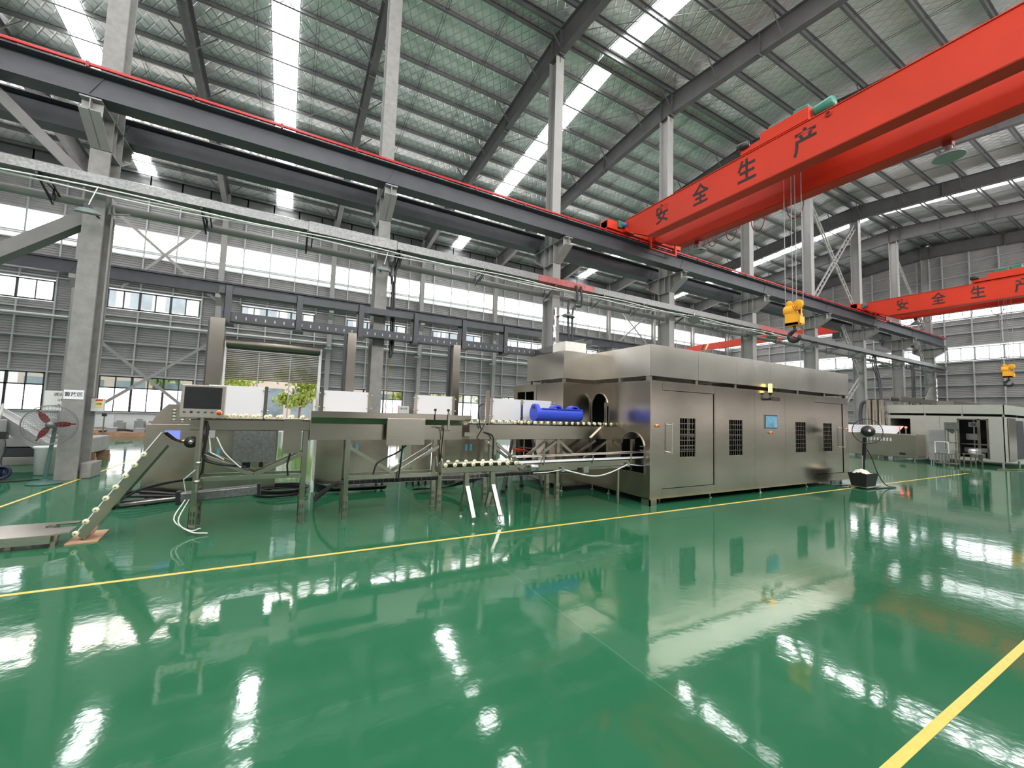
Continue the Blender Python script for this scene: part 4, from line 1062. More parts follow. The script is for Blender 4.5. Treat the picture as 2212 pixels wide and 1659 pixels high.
# --- belt conveyor with guide rails into the low arch
t=thing('belt_conveyor','narrow belt conveyor with round guide rails entering the low arched opening','conveyor',(5.2,6.05,.6))
MB().add([(3.5,5.92,.74),(7.2,5.92,.78),(7.2,5.92,.87),(3.5,5.92,.85),(3.5,5.93,.74),(7.2,5.93,.78),(7.2,5.93,.87),(3.5,5.93,.85)],[(0,1,2,3),(7,6,5,4),(0,4,5,1),(3,2,6,7),(0,3,7,4),(1,5,6,2)]).build('side_plate','stainless_h',t)
MB().box(3.5,7.2,6.2,6.21,.76,.86).box(3.5,7.2,5.93,6.2,.76,.765).build('frame_back','stainless_h',t)
MB().add([(3.5,5.93,.868),(7.2,5.93,.888),(7.2,6.2,.888),(3.5,6.2,.868)],[(0,1,2,3)]).build('belt','panel_white',t)
MB().tube([(3.48,5.94,.83),(3.52,5.925,.862),(3.7,5.92,.872),(7.1,5.92,.895)],.011,8).build('belt_edge','panel_white',t)
MB().cyl((3.3,5.93,.985),(7.2,5.93,1.03),.011,10).build('guide_rail','stainless_x',t); MB().cyl((3.5,6.15,.94),(7.2,6.15,.975),.011,10).build('guide_rail','stainless_x',t)
for x in (3.92,5.0,5.95): MB().cyl((x,5.905,.82),(x,5.905,1.14 if x<4 else .98),.012,10).build('rail_post','stainless_x',t)
MB().box(3.89,3.95,5.88,5.94,.97,1.01).build('rail_clamp','stainless_x',t)
MB().lathe([(0,0),(.035,0),(.04,.02),(.04,.13),(.03,.14),(0,.14)],(3.62,5.86,.81),(1,-.1,0),16).build('belt_motor','cast_steel',t)
MB().box(3.42,3.52,5.9,6.2,.75,.84).build('drive_end','stainless_x',t)
MB().tube([(3.4,5.86,.8),(3.46,5.84,.75),(3.6,5.84,.76)],.009,6).tube([(3.56,5.85,.78),(3.66,5.84,.74),(3.76,5.84,.78),(3.84,5.86,.92),(3.9,5.88,1.0)],.006,6).each('cable','black',t)
MB().tube([(4.30,5.88,.74),(4.55,5.86,.68),(4.85,5.85,.615),(5.1,5.85,.60),(5.4,5.86,.65),(5.85,5.88,.78)],.012,8).tube([(3.7,5.9,.70),(4.0,5.9,.70),(4.3,5.88,.74)],.008,6).tube([(5.85,5.88,.78),(6.2,5.88,.74),(6.6,5.9,.74)],.010,6).build('hanging_strip','panel_white',t)
MB().box(4.27,4.33,5.86,5.91,.70,.78).box(5.82,5.88,5.86,5.91,.74,.82).box(4.78,4.9,5.9,5.915,.66,.76).each('strip_clamp','cast_steel',t)
MB().box(4.4,5.9,6.0,6.1,.70,.74).build('under_rail','stainless',t)
for x in (5.75,6.9): MB().box(x-.02,x+.02,6.03,6.07,.0,.74).build('leg','stainless',t)

# ================================================================ big enclosure
t=thing('steel_machine_enclosure','huge stainless steel machine enclosure with doors, barred windows and a raised hood','machine',(10,7.6,0))
Z0,Z1=.12,2.42
# left faces
MB().plate([rect(5.665,7.42,Z0,Z1),arch(5.79,6.43,.60,1.05,1.40)[::-1],arch(6.87,7.385,.68,1.92,2.21)[::-1]],'x',6.20,6.212).build('left_face_panel','stainless',t)
MB().plate([arch(5.78,6.44,.59,1.05,1.41),arch(5.795,6.425,.605,1.05,1.395)[::-1]],'x',6.18,6.2).plate([arch(6.86,7.395,.67,1.92,2.22),arch(6.875,7.38,.685,1.92,2.205)[::-1]],'x',6.18,6.2).build('opening_trim','stainless_x',t)
MB().box(5.41,6.2,7.42,7.432,Z0,Z1).build('step_panel','stainless',t)
MB().plate([rect(7.43,9.7,Z0,Z1),rect(8.66,9.5,.3,2.26)[::-1]],'x',5.40,5.412).build('rear_left_panel','stainless',t)
MB().box(5.39,5.4,8.55,9.72,2.28,2.43).box(5.39,5.4,8.55,8.66,.2,2.28).box(5.392,5.4,9.06,9.09,.3,2.26).build('sliding_door_frame','stainless_h',t)
# front, panel by panel
def fpanel(name,x0,x1,z0,z1,hole=None,m_='stainless',y0=5.66,par=None,bev=.004):
    lp=[rect(x0,x1,z0,z1)]
    if hole: lp.append(rect(*hole)[::-1])
    return MB().plate(lp,'y',y0,y0+.012).build(name,m_,par or t,0)
def grille(par,x0,x1,z0,z1,y=5.672,nx=6,nz=7):
    mb=MB()
    for k in range(nx+1):
        x=x0+(x1-x0)*k/nx; mb.box(x-.004,x+.004,y,y+.008,z0,z1)
    for k in range(nz+1):
        z=z0+(z1-z0)*k/nz; mb.box(x0,x1,y,y+.008,z-.004,z+.004)
    return mb.build('window_grille','stainless_x',par)
fpanel('corner_panel',6.215,6.54,Z0,Z1)
fpanel('door_header',6.545,8.20,2.26,Z1); fpanel('door_sill_panel',6.545,8.20,Z0,.30); fpanel('jamb_panel',8.165,8.20,.305,2.255)
d1=fpanel('door',6.555,8.15,.31,2.25,(7.08,7.56,.91,1.71),'stainless',5.675); grille(d1,7.08,7.56,.91,1.71,5.688)
MB().box(8.13,8.165,5.69,5.71,.31,2.25).build('door_gap','dark_gap',t)
def handle(par,x,z0,z1):
    h=MB().cyl((x,5.59,z0-.03),(x,5.59,z1+.03),.013,12).build('handle','cast_bright',par)
    MB().cyl((x,5.59,z0),(x-.0,5.68,z0),.009,8).cyl((x,5.59,z1),(x,5.68,z1),.009,8).build('handle_mount','cast_bright',h)
handle(d1,6.74,1.02,1.57)
fpanel('front_panel',8.205,9.67,Z0,Z1,(8.69,9.18,.91,1.71)); grille(t,8.69,9.18,.91,1.71)
fpanel('control_section_panel',9.675,10.96,Z0-.0,Z1)
fpanel('front_panel',10.965,12.37,Z0,Z1,(11.44,11.93,.93,1.71)); grille(t,11.44,11.93,.93,1.71)
fpanel('door_header',12.375,14.27,2.26,Z1); fpanel('door_sill_panel',12.375,14.27,Z0,.32); fpanel('jamb_panel',13.96,14.27,.325,2.255)
d2=fpanel('door',12.385,13.93,.33,2.25,(12.87,13.34,.93,1.70),'stainless',5.675); grille(d2,12.87,13.34,.93,1.70,5.688)
MB().box(13.93,13.96,5.69,5.71,.33,2.25).build('door_gap','dark_gap',t)
handle(d2,13.86,1.04,1.58)
for x in (6.212,): MB().box(6.19,6.22,5.645,5.66,Z0-.12,Z1+.0).build('corner_strip','stainless_x',t)
# hidden sides, lid, inner floor and some machinery
MB().box(14.262,14.274,5.67,9.7,Z0,Z1).box(5.41,14.27,9.69,9.702,Z0,Z1).build('outer_panels','stainless',t)
MB().plate([[(5.40,7.43),(6.2,7.43),(6.2,5.66),(14.274,5.66),(14.274,9.7),(5.40,9.7)]],'z',Z1,Z1+.012).build('lid','stainless_x',t)
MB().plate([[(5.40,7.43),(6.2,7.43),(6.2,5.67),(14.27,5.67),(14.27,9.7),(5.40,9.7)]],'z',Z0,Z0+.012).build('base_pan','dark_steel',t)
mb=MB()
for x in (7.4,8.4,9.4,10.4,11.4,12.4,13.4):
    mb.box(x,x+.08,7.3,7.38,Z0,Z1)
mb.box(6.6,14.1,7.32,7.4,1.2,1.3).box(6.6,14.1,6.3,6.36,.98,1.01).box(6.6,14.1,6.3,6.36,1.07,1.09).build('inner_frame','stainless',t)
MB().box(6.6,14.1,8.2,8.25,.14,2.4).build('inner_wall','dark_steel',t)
MB().lathe([(0,0),(.17,0),(.17,.3),(0,.3)],(6.6,7.3,1.95),(1,-.1,0),20).box(6.5,6.54,6.95,7.3,1.4,2.05).build('inner_drive','cast_steel',t)
MB().box(11.3,12.1,6.2,6.5,1.62,1.75).build('inner_basket','blue_plastic',t)
MB().box(6.2,6.206,6.88,6.89,1.47,2.0).box(6.15,6.2,6.86,6.92,1.47,1.99).build('opening_post','stainless_x',t)
# hood
def hp(name,*a): return MB().box(*a).build(name,'hood_steel',t)
HZ0,HZ1=2.52,3.145
hx=[6.19,7.61,8.96,10.31,11.61,12.99,14.30]
for a,b_ in zip(hx,hx[1:]): hp('hood_panel',a+.003,b_-.003,5.64,5.65,HZ0,HZ1)
hp('hood_panel',6.185,6.195,5.65,7.40,HZ0,HZ1); hp('hood_panel',5.38,6.19,7.40,7.41,HZ0,HZ1); hp('hood_panel',5.375,5.385,7.41,9.0,HZ0,HZ1)
hp('hood_panel',14.29,14.30,5.65,9.0,HZ0,HZ1); hp('hood_panel',5.38,14.3,9.0,9.01,HZ0,HZ1)
MB().plate([[(5.38,7.41),(6.19,7.41),(6.19,5.65),(14.3,5.65),(14.3,9.0),(5.38,9.0)]],'z',2.96,2.97).build('hood_roof','stainless_x',t)
mb=MB()
for x in (6.23,7.61,8.96,10.31,11.61,12.99,14.2): mb.box(x-.04,x+.04,5.68,5.76,Z1,HZ0+.05)
for x,y in ((6.22,7.3),(5.45,7.48),(5.45,8.4),(5.45,8.9),(6.22,6.5)): mb.box(x-.03,x+.03,y-.03,y+.03,Z1,HZ0+.05)
mb.each('hood_spacer','stainless_x',t)
mb=MB()
for k in range(22):
    x=6.6+k*.34; mb.tube([(x,6.3+random.random()*.4,2.45),(x+.1,6.3,2.5+.03*random.random()),(x+.3,6.4,2.45)],.015,6)
mb.each('roof_cable','black',t)
# control details
s1=MB().box(10.05,10.61,5.65,5.66,1.51,1.87).build('screen_frame','stainless_x',t)
s2=MB().box(10.075,10.585,5.645,5.65,1.53,1.85).build('screen_bezel','black',s1); MB().box(10.09,10.57,5.641,5.645,1.55,1.83).build('screen','screen_blue',s1)
for x,z in ((6.385,1.54),(10.31,1.425),(14.12,1.55)):
    bb=MB().lathe([(0,0),(.032,0),(.032,.03),(0,.032)],(x,5.66,z),(0,-1,0),20).build('button_ring','yellow_ring',t)
    MB().lathe([(0,.03),(.02,.03),(.024,.055),(0,.06)],(x,5.66,z),(0,-1,0),20).build('stop_button','red_button',bb)
MB().box(10.40,10.72,5.648,5.66,2.205,2.30).build('vent_plate','dark_red_brown',t)
bc=MB().lathe([(0,0),(.025,0),(.025,.06),(.012,.07),(.012,.12),(.04,.13),(.045,.17),(0,.17)],(10.14,5.56,2.22),(0,0,1),16).box(10.1,10.16,5.56,5.66,2.20,2.25).build('beacon_base','black',t)
MB().lathe([(0,.17),(.042,.17),(.042,.36),(.036,.38),(0,.38)],(10.14,5.56,2.22),(0,0,1),20).build('beacon_lamp','amber_glow',bc)
mb=MB().box(6.19,6.38,5.645,5.66,0,.12).box(6.18,6.195,5.66,5.85,0,.12)
mb.build('corner_plinth','stainless_x',t)
for x,y in ((6.25,5.72),(10.0,5.75),(14.1,5.8),(5.46,7.5),(6.3,6.9),(12.2,5.8),(8.2,5.8),(5.46,9.3),(6.3,7.45),(7.0,7.5)):
    MB().cyl((x,y,.02),(x,y,.13),.015,8).lathe([(0,.03),(.015,.03),(.04,.012),(.042,0),(0,0)],(x,y,0),(0,0,1),18).build('levelling_foot','cast_steel',t)
o=MB().box(5.44,6.03,7.44,7.95,3.146,3.37).build('foam_block','foam',None,.008); tag(o,'white marbled foam block on top of the machine hood','foam block')
# scattered: small rail outlet at the right
t=thing('outfeed_rails','round steel rails sticking out of the right end of the machine','rail',(14.8,6.4,.5))
MB().cyl((14.25,6.1,.98),(15.3,6.1,.98),.014,8).cyl((14.25,6.1,.88),(15.0,6.1,.88),.014,8).cyl((14.25,6.4,1.03),(14.7,6.4,1.03),.014,8).each('rail','stainless_x',t)
MB().box(14.28,15.2,6.1,6.4,.62,.66).box(15.1,15.14,6.2,6.24,0,.62).box(14.5,14.54,6.2,6.24,0,.62).build('table','stainless_x',t)

# ================================================================ cabinets behind
def cabinet(label,x0,x1,y0,y1,z0,z1,doors=2,grp='stainless cabinets behind the conveyors'):
    t=thing('electrical_cabinet',label,'cabinet',((x0+x1)/2,(y0+y1)/2,0),grp)
    MB().box(x0,x1,y0,y1,z0,z1).build('body','stainless',t,.006)
    w=(x1-x0)/doors
    for k in range(doors):
        a=x0+w*k+.006; b_=x0+w*(k+1)-.006
        d=MB().box(a,b_,y0-.012,y0,z0+.02,z1-.02).build('door','stainless',t)
        lx=b_-.08 if k==0 else a+.03
        MB().box(lx,lx+.05,y0-.02,y0-.012,(z0+z1)/2+.02,(z0+z1)/2+.17).build('latch','latch_blue',d)
    for x in (x0+.08,x1-.08):
        for y in (y0+.08,y1-.08): MB().cyl((x,y,0),(x,y,z0),.025,10).build('foot','rubber',t)
    return t
t=cabinet('wide stainless cabinet with louvred sloping top behind the inclined conveyor',-2.1,-.12,9.15,10.0,.10,1.31,2)
MB().plate([[(-2.05,1.31),(-1.95,1.52),(-1.83,1.66),(-1.2,1.66),(-1.1,1.31)]],'y',9.2,9.9).build('vented_top','stainless',t)
mb=MB()
for r_ in range(4):
    for k in range(4): mb.lathe([(0,0),(.035,0),(.028,.012),(0,.014)],(-1.74+.12*k,9.2,1.38+.055*r_),(0,-1,-.3),8)
mb.each('louvre','stainless_x',t)
MB().box(-1.83,-1.62,9.12,9.14,1.05,1.20).build('display','screen_small',t); MB().box(-1.86,-1.6,9.135,9.145,1.02,1.22).build('display_frame','stainless_x',t)
MB().lathe([(0,0),(.04,0),(.04,.02),(0,.02)],(-1.56,9.14,1.0),(0,-1,0),18).build('button_ring','yellow_ring',t); MB().lathe([(0,.02),(.025,.02),(.028,.045),(0,.05)],(-1.56,9.14,1.0),(0,-1,0),18).build('stop_button','red_button',t)
cabinet('stainless two-door cabinet seen through the legs under the sloping-lip conveyor',.56,1.98,9.1,9.9,.15,1.42)
cabinet('stainless two-door cabinet behind the small sorting conveyor, blue latches',3.25,4.38,9.0,9.8,.10,1.42)
cabinet('narrow ribbed stainless cabinet just left of the third cabinet',2.5,2.95,9.1,9.8,.10,1.42,1)
# step ladder
t=thing('step_ladder','aluminium step ladder with a red spreader standing under the conveyor','ladder',(4.6,7.95,0))
def ladder_side(y,s,steps):
    mb=MB()
    mb.bar((4.18,y,.06),(4.38,7.98,1.5),.06,.03,(0,1,0)); mb.bar((4.62,y,.06),(4.52,7.98,1.5),.06,.03,(0,1,0))
    return mb
for nm,(xa,xb) in (('front_frame',((4.10,4.40),(4.42,4.56))),('rear_frame',((5.10,4.74),(4.84,4.62)))):
    mb=MB()
    for (x0,x1),y in ((xa,7.72),(xb,8.2)):
        mb.bar((x0,y,.06),(x1,y+(7.95-y)*.3,1.5),.055,.035,(0,1,0))
    for k in range(1,5):
        f=k/5; 
        p=Vector((xa[0],7.72,.06)).lerp(Vector((xa[1],7.79,1.5)),f); q=Vector((xb[0],8.2,.06)).lerp(Vector((xb[1],8.12,1.5)),f)
        mb.bar(p,q,.07,.02)
    mb.build(nm,'galvanised',t)
    MB().box(xa[0]-.04,xa[0]+.04,7.69,7.75,0,.07).box(xb[0]-.04,xb[0]+.04,8.17,8.23,0,.07).each('rubber_foot','rubber',t)
MB().box(4.36,4.84,7.76,7.80,.86,.875).box(4.5,4.7,7.75,8.15,.88,.90).build('spreader','red_button',t)

# ================================================================ left background
t=thing('pedestal_fan','large wire-caged fan with three dark red blades on a green pedestal','fan',(-4.27,11.6,0),'industrial fans')
MB().lathe([(0,0),(.25,0),(.25,.02),(.22,.04),(.06,.055),(.04,.09),(0,.09)],(-4.12,11.62,0),(0,0,1),36).build('base','fan_green',t)
MB().cyl((-4.12,11.62,.05),(-4.06,11.64,1.12),.032,14).build('pole','fan_green',t)
ax=Vector((.25,-1,.06)).normalized(); fc=Vector((-4.08,11.48,1.17))
cg=MB()
cg.torus(fc,.385,.010,ax,40,6); cg.torus(fc+ax*.1,.36,.003,ax,40,5); cg.torus(fc-ax*.1,.36,.003,ax,40,5)
a=ax.cross(Vector((0,0,1))).normalized(); b_=ax.cross(a)
for k in range(44):
    th=2*PI*k/44; d=a*math.cos(th)+b_*math.sin(th)
    for s in (1,-1): cg.tube([fc+d*.07+ax*.12*s,fc+d*.25+ax*.12*s,fc+d*.385],.0016,4,cap=False)
for r_ in (.12,.18,.24,.3):
    for s in (1,-1): cg.torus(fc+ax*.12*s,r_,.0014,ax,36,4)
cg.build('cage','wire_grey',t)
MB().lathe([(0,.05),(.06,.05),(.07,0),(.07,-.12),(.05,-.16),(0,-.16)],fc,ax,20).build('motor','wire_grey',t)
for k in range(3):
    th=2*PI*k/3+.05+PI/3; d=a*math.cos(th)+b_*math.sin(th); e=ax.cross(d)
    n_=10; vs=[]
    for j in range(n_+1):
        u=j/n_; w_=.042*math.sin(PI*min(1,u*1.15+.08))**.6+.012 if u<1 else .012; c_=fc+d*(.05+.30*u)
        vs+=[c_+e*w_+ax*.02*(1-u),c_-e*w_-ax*.02*(1-u)]
    fs=[(2*j,2*j+1,2*j+3,2*j+2) for j in range(n_)]
    vs2=[v+ax*.006 for v in vs]; m2=len(vs)
    MB().add(vs+vs2,fs+[tuple(i+m2 for i in f[::-1]) for f in fs],True).build('blade','fan_red',t)
t=thing('waste_bin','tall white plastic bin behind the pedestal fan','bin',(-4.72,12.9,0))
MB().lathe([(0,.01),(.15,.01),(.175,.58),(.20,.60),(.20,.63),(.17,.63),(.145,.03),(0,.03)],(-4.62,12.95,0),(0,0,1),28).build('body','panel_white',t)
t=thing('fire_hydrant_box','white fire hydrant box with a red pipe beside the rough left column','box',(-4.4,12.7,0))
MB().box(-4.62,-4.17,12.6,12.72,1.43,1.86).build('case','white_metal',t,.005)
text('writing','消火栓',.075,(-4.36,12.594,1.78),(PI/2,0,0),'letter_black',t,.001); text('writing','火警',.05,(-4.36,12.594,1.66),(PI/2,0,0),'letter_black',t,.001); text('writing','火警119',.05,(-4.36,12.594,1.54),(PI/2,0,0),'letter_black',t,.001)
MB().cyl((-4.3,12.68,0),(-4.3,12.68,1.43),.035,12).build('red_pipe','bus_red',t)
t=thing('warning_label_box','small white box with a yellow warning label on the left column side','box',(-3.68,12.4,1.5))
MB().box(-3.80,-3.60,12.38,12.5,1.44,1.72).build('case','white_metal',t,.004)
MB().box(-3.73,-3.61,12.372,12.38,1.53,1.66).build('yellow_label','label_yellow',t); MB().box(-3.73,-3.61,12.372,12.38,1.67,1.70).build('red_strip','red_button',t)
text('writing','注意',.05,(-3.67,12.370,1.6),(PI/2,0,0),'letter_black',t,.001)
t=thing('hydrant_sign_box','white framed fire box with small writing between two guard panels','box',(6.6,29.6,1.2))
MB().box(6.95,7.75,29.45,29.6,1.3,1.95).build('case','white_metal',t,.01); MB().box(6.93,6.97,29.44,29.46,1.2,1.97).box(7.73,7.77,29.44,29.46,1.2,1.97).build('red_edge','red_button',t)
text('writing','消火栓',.17,(7.35,29.44,1.75),(PI/2,0,0),'letter_black',t,.002)
MB().box(7.0,7.06,29.5,29.56,0,1.3).box(7.64,7.7,29.5,29.56,0,1.3).each('leg','red_button',t)
# bagging conveyor ramp at the far left
t=thing('ramp_conveyor','grey sloping conveyor chute descending right behind the pedestal fan','conveyor',(-5.1,13.4,0))
MB().plate([[(-6.2,1.85),(-5.45,1.28),(-4.5,.50),(-4.5,.22),(-5.45,.95),(-6.2,1.5)]],'y',13.25,13.28).plate([[(-6.2,1.85),(-5.45,1.28),(-4.5,.50),(-4.5,.22),(-5.45,.95),(-6.2,1.5)]],'y',13.75,13.78).each('side_plate','cast_steel',t)
MB().add([(-6.2,13.28,1.8),(-6.2,13.75,1.8),(-4.5,13.75,.45),(-4.5,13.28,.45)],[(0,1,2,3)]).build('belt','grey_box',t)
for x in (-5.9,-4.7): MB().box(x-.03,x+.03,13.3,13.36,0,1.5 if x<-5 else .4).box(x-.03,x+.03,13.66,13.72,0,1.5 if x<-5 else .4).build('leg','machine_grey',t)
t=thing('lathe_machine','dark machine body cut by the left frame edge with a bent white hose','machine',(-5.6,12.6,0))
MB().box(-6.6,-5.35,12.6,13.2,0,1.2).box(-6.4,-5.4,12.65,13.1,1.2,1.35).build('body','grey_box',t,.02)
MB().tube([(-5.14,12.45,1.55),(-5.17,12.45,1.3),(-5.25,12.45,1.0),(-5.4,12.45,.7),(-5.5,12.5,.4)],.02,8).build('white_hose','hose_white',t)
MB().box(-5.5,-5.05,12.5,12.56,.92,.97).box(-5.15,-5.05,12.46,12.56,.82,.92).build('arm','black',t)
MB().tube([(-5.08,12.5,.84),(-5.05,12.5,.6),(-5.1,12.5,.4),(-5.06,12.48,.24)],.008,6).build('cable','black',t)
t=thing('hose_reel','dark blue hose reel lying on the floor at the left edge','reel',(-5.0,12.3,0))
MB().torus((-5.0,12.3,.16),.12,.03,(.3,-1,.1),28,8).torus((-5.06,12.34,.16),.12,.03,(.3,-1,.1),28,8).lathe([(0,-.12),(.10,-.12),(.10,.12),(0,.12)],(-5.12,12.35,.15),(1,.3,0),20).build('reel','navy',t)
MB().tube([(-4.95,12.15,.02),(-4.7,12.05,.015),(-4.4,12.2,.015)],.012,6).tube([(-5.3,12.1,.02),(-4.8,12.0,.015),(-4.6,12.15,.015)],.012,6).build('cable','black',t)
# steel stock and packed machine beyond
for (x0,x1,y0,y1,z0,z1,m_,l) in ((-9,-5.3,15.0,16.3,.45,.68,'grey_box','flat grey steel plates stacked behind the fan, topmost layer'),(-9,-5.25,15.05,16.2,.20,.42,'dark_steel','dark steel beams lying below the grey plates'),(-9,-5.2,14.95,16.4,.0,.16,'machine_grey','pale steel beams lying lowest of the stack behind the fan')):
    o=MB().box(x0,x1,y0,y1,z0,z1).box(x0,x1,y0+.1,y0+.5,z1,z1+.03).build('steel_stock',m_,None,.01); tag(o,l,'steel stock','steel stock behind the fan')
t=thing('wrapped_crate','foil-wrapped machine block on wooden skids right of the left column','crate',(-5.0,15.5,0))
MB().box(-5.15,-4.55,14.2,16.4,.24,.66).build('wrapped_body','foil_soft',t,.03)
for y in (14.25,15.2,16.2): MB().box(-5.2,-4.48,y,y+.14,0.0,.12).box(-5.2,-4.48,y,y+.06,.12,.24).each('skid_board','plank',t)
MB().box(-4.55,-4.50,14.4,15.0,.26,.40).build('motor_box','grey_box',t)
for k,(x0,x1,y0,y1,z) in enumerate(((-8.6,-5.3,26.3,27.3,.0),(-8.5,-5.2,26.35,27.2,.09),(-8.3,-6.0,26.4,27.1,.18))):
    o=MB().box(x0,x1,y0,y1,z+.002,z+.085).build('wood_planks','plank'); tag(o,['lowest layer of orange planks near the side wall','middle layer of orange planks near the side wall','top layer of orange planks near the side wall'][k],'planks','orange planks near the side wall')
t=thing('pallet_pile','low pile of orange boards with cables on the floor by the side wall','boards',(-6.3,25.5,0))
MB().box(-7.9,-4.2,25.5,26.1,0,.2).build('boards','plank',t); MB().tube([(-7.5,25.6,.22),(-6.8,25.7,.32),(-6,25.7,.24),(-5.0,25.6,.3),(-4.4,25.7,.24)],.05,8).build('tarp_roll','black',t); MB().box(-7.3,-6.9,25.6,26,.2,.42).box(-6.3,-5.9,25.6,26,.2,.4).each('small_part','grey_box',t)
t=thing('signal_post','thin post with a black box standing before the orange boards','post',(-7.3,25.2,0)); MB().box(-7.27,-7.23,25.18,25.22,0,.95).build('post','trunk',t); MB().box(-7.33,-7.17,25.15,25.25,.95,1.08).build('head','black',t)
o=MB().box(-8.95,-8.2,29.85,29.95,.22,.88).build('grey_wall_panel','paper'); tag(o,'pale lilac panel leaning on the white base wall left','panel')
for k,(x,z) in enumerate(((-7.9,.35),(-7.1,.45),(-6.6,.33))):
    o=MB().box(x,x+.4,28.8,29.2,0,z+.2).box(x+.08,x+.3,28.85,29.1,z+.2,z+.3).build('small_machine','grey_box',None,.02); tag(o,['leftmost small grey unit standing by the white base wall','white little unit between two grey ones by the base wall','rightmost small grey unit standing by the white base wall'][k],'machine')

# ================================================================ right side: fan with bucket
t=thing('standing_fan','black standing fan with round cage and cables right of the steel machine','fan',(13.9,5.15,0),'industrial fans')
ax=Vector((-.75,-.62,.12)).normalized(); fc=Vector((13.62,4.98,1.52))
cg=MB(); cg.torus(fc,.33,.010,ax,40,6)
a=ax.cross(Vector((0,0,1))).normalized(); b_=ax.cross(a)
for k in range(30):
    th=2*PI*k/30; d=a*math.cos(th)+b_*math.sin(th)
    for s in (1,-1): cg.tube([fc+d*.06+ax*.09*s,fc+d*.22+ax*.08*s,fc+d*.33],.0018,4,cap=False)
cg.build('cage','black',t)
MB().lathe([(0,.13),(.03,.13),(.13,.10),(.15,.06),(.15,.02),(.1,0),(0,0)],fc,ax,28).build('mist_disc','black',t)
MB().lathe([(0,.132),(.035,.132),(.03,.14),(0,.14)],fc,ax,18).build('hub_badge','white_metal',t)
MB().lathe([(0,0),(.08,0),(.09,-.08),(.06,-.26),(0,-.28)],fc-ax*.02,ax,20).build('motor','black',t)
MB().cyl((13.98,5.22,.02),(13.92,5.18,.8),.022,12).build('lower_pole','black',t); MB().cyl((13.93,5.19,.75),(13.86,5.13,1.35),.045,12).build('upper_pole','black',t)
MB().cyl((13.80,5.2,.05),(13.88,5.2,.85),.015,10).build('side_pole','cast_steel',t)
MB().box(13.45,14.25,4.95,5.4,.03,.06).build('base_board','grey_box',t)
for x in (13.5,14.2): 
    for y in (5.0,5.35): MB().cyl((x,y-.01,.025),(x,y+.01,.025),.024,10).build('caster','rubber',t)
MB().tube([fc+Vector((.02,0,-.12)),(13.52,4.95,1.30),(13.66,5.0,1.22),(13.86,5.1,1.2)],.01,6).tube([fc+Vector((0,0,-.1)),(13.62,4.9,1.25),(13.8,5.05,1.18)],.008,6).each('mist_tube','hose_white',t)
MB().tube([(13.9,5.15,1.1),(14.15,5.1,.8),(14.2,5.0,.4),(14.4,4.9,.08),(14.6,4.75,.02),(14.3,4.85,.015),(13.8,4.9,.015)],.012,6).tube([(13.2,5.55,.015),(13.45,5.4,.03),(13.9,5.0,.015),(14.55,4.8,.015)],.014,6).each('power_cable','black',t)
t=thing('black_crate','black plastic crate filled with a crumpled white cloth under the fan','crate',(13.7,5.12,.06))
v=[]; 
MB().add([(13.42,4.97,.062),(13.98,4.97,.062),(13.98,5.29,.062),(13.42,5.29,.062),(13.36,4.92,.40),(14.04,4.92,.40),(14.04,5.34,.40),(13.36,5.34,.40),(13.40,4.95,.40),(14.0,4.95,.40),(14.0,5.31,.40),(13.40,5.31,.40),(13.44,5.0,.09),(13.95,5.0,.09),(13.95,5.27,.09),(13.44,5.27,.09)],
 [(0,3,2,1),(0,1,5,4),(1,2,6,5),(2,3,7,6),(3,0,4,7),(4,5,9,8),(5,6,10,9),(6,7,11,10),(7,4,8,11),(8,9,13,12),(9,10,14,13),(10,11,15,14),(11,8,12,15),(12,13,14,15)]).build('tub','black',t)
t=thing('crumpled_cloth','crumpled cream cloth heaped in the black crate under the fan','cloth',(13.65,5.12,.36))
mb=MB(); nx,ny=16,10; vs=[]
for j in range(ny+1):
    for i in range(nx+1):
        u=i/nx;w_=j/ny; x=13.42+.56*u; y=4.96+.34*w_
        z=.37+.10*math.sin(PI*w_)**.5*(math.exp(-((u-.32)/.25)**2)+.25)+.014*math.sin(17*u+5*w_)+.01*math.sin(23*w_+9*u)
        vs.append((x,y,z))
fs=[(j*(nx+1)+i,j*(nx+1)+i+1,(j+1)*(nx+1)+i+1,(j+1)*(nx+1)+i) for j in range(ny) for i in range(nx)]
mb.add(vs,fs,True); mb.build('cloth','cloth_white',t)

# ================================================================ distant packing machine
t=thing('packing_machine','large pale grey packing machine with an open doorway, distant right','machine',(31,7.5,0))
def xp(name,y0,y1,z0,z1,m_='machine_grey',hole=None,x=28.3):
    lp=[rect(y0,y1,z0,z1)]
    if hole: lp.append(rect(*hole)[::-1])
    return MB().plate(lp,'x',x,x+.03).build(name,m_,t)
xp('front_panel',7.47,9.45,.2,2.25,hole=(8.55,9.35,.35,2.08))
xp('front_panel',5.4,7.46,.2,2.25,hole=(5.9,6.82,.32,2.10))
for i,(a,b_) in enumerate(((5.37,6.66),(6.67,8.02),(8.03,9.45))): xp('hood_panel',a,b_,2.36,2.79,x=28.27)
MB().box(28.3,35.5,5.4,5.43,.2,2.25).box(28.27,35.5,5.37,5.40,2.36,2.79).build('side_panels','machine_grey',t)
MB().box(28.33,35.5,9.45,9.48,.2,2.7).box(35.5,35.53,5.4,9.48,.2,2.7).build('rear_panels','machine_grey',t)
MB().box(28.3,35.5,5.42,9.46,2.6,2.63).box(28.33,35.5,5.43,9.45,.2,.23).build('roof_and_floor','grey_box',t)
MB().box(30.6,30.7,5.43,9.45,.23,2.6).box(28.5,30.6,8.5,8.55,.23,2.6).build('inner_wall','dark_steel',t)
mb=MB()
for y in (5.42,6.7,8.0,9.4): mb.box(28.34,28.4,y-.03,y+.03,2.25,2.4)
mb.each('hood_spacer','machine_grey',t)
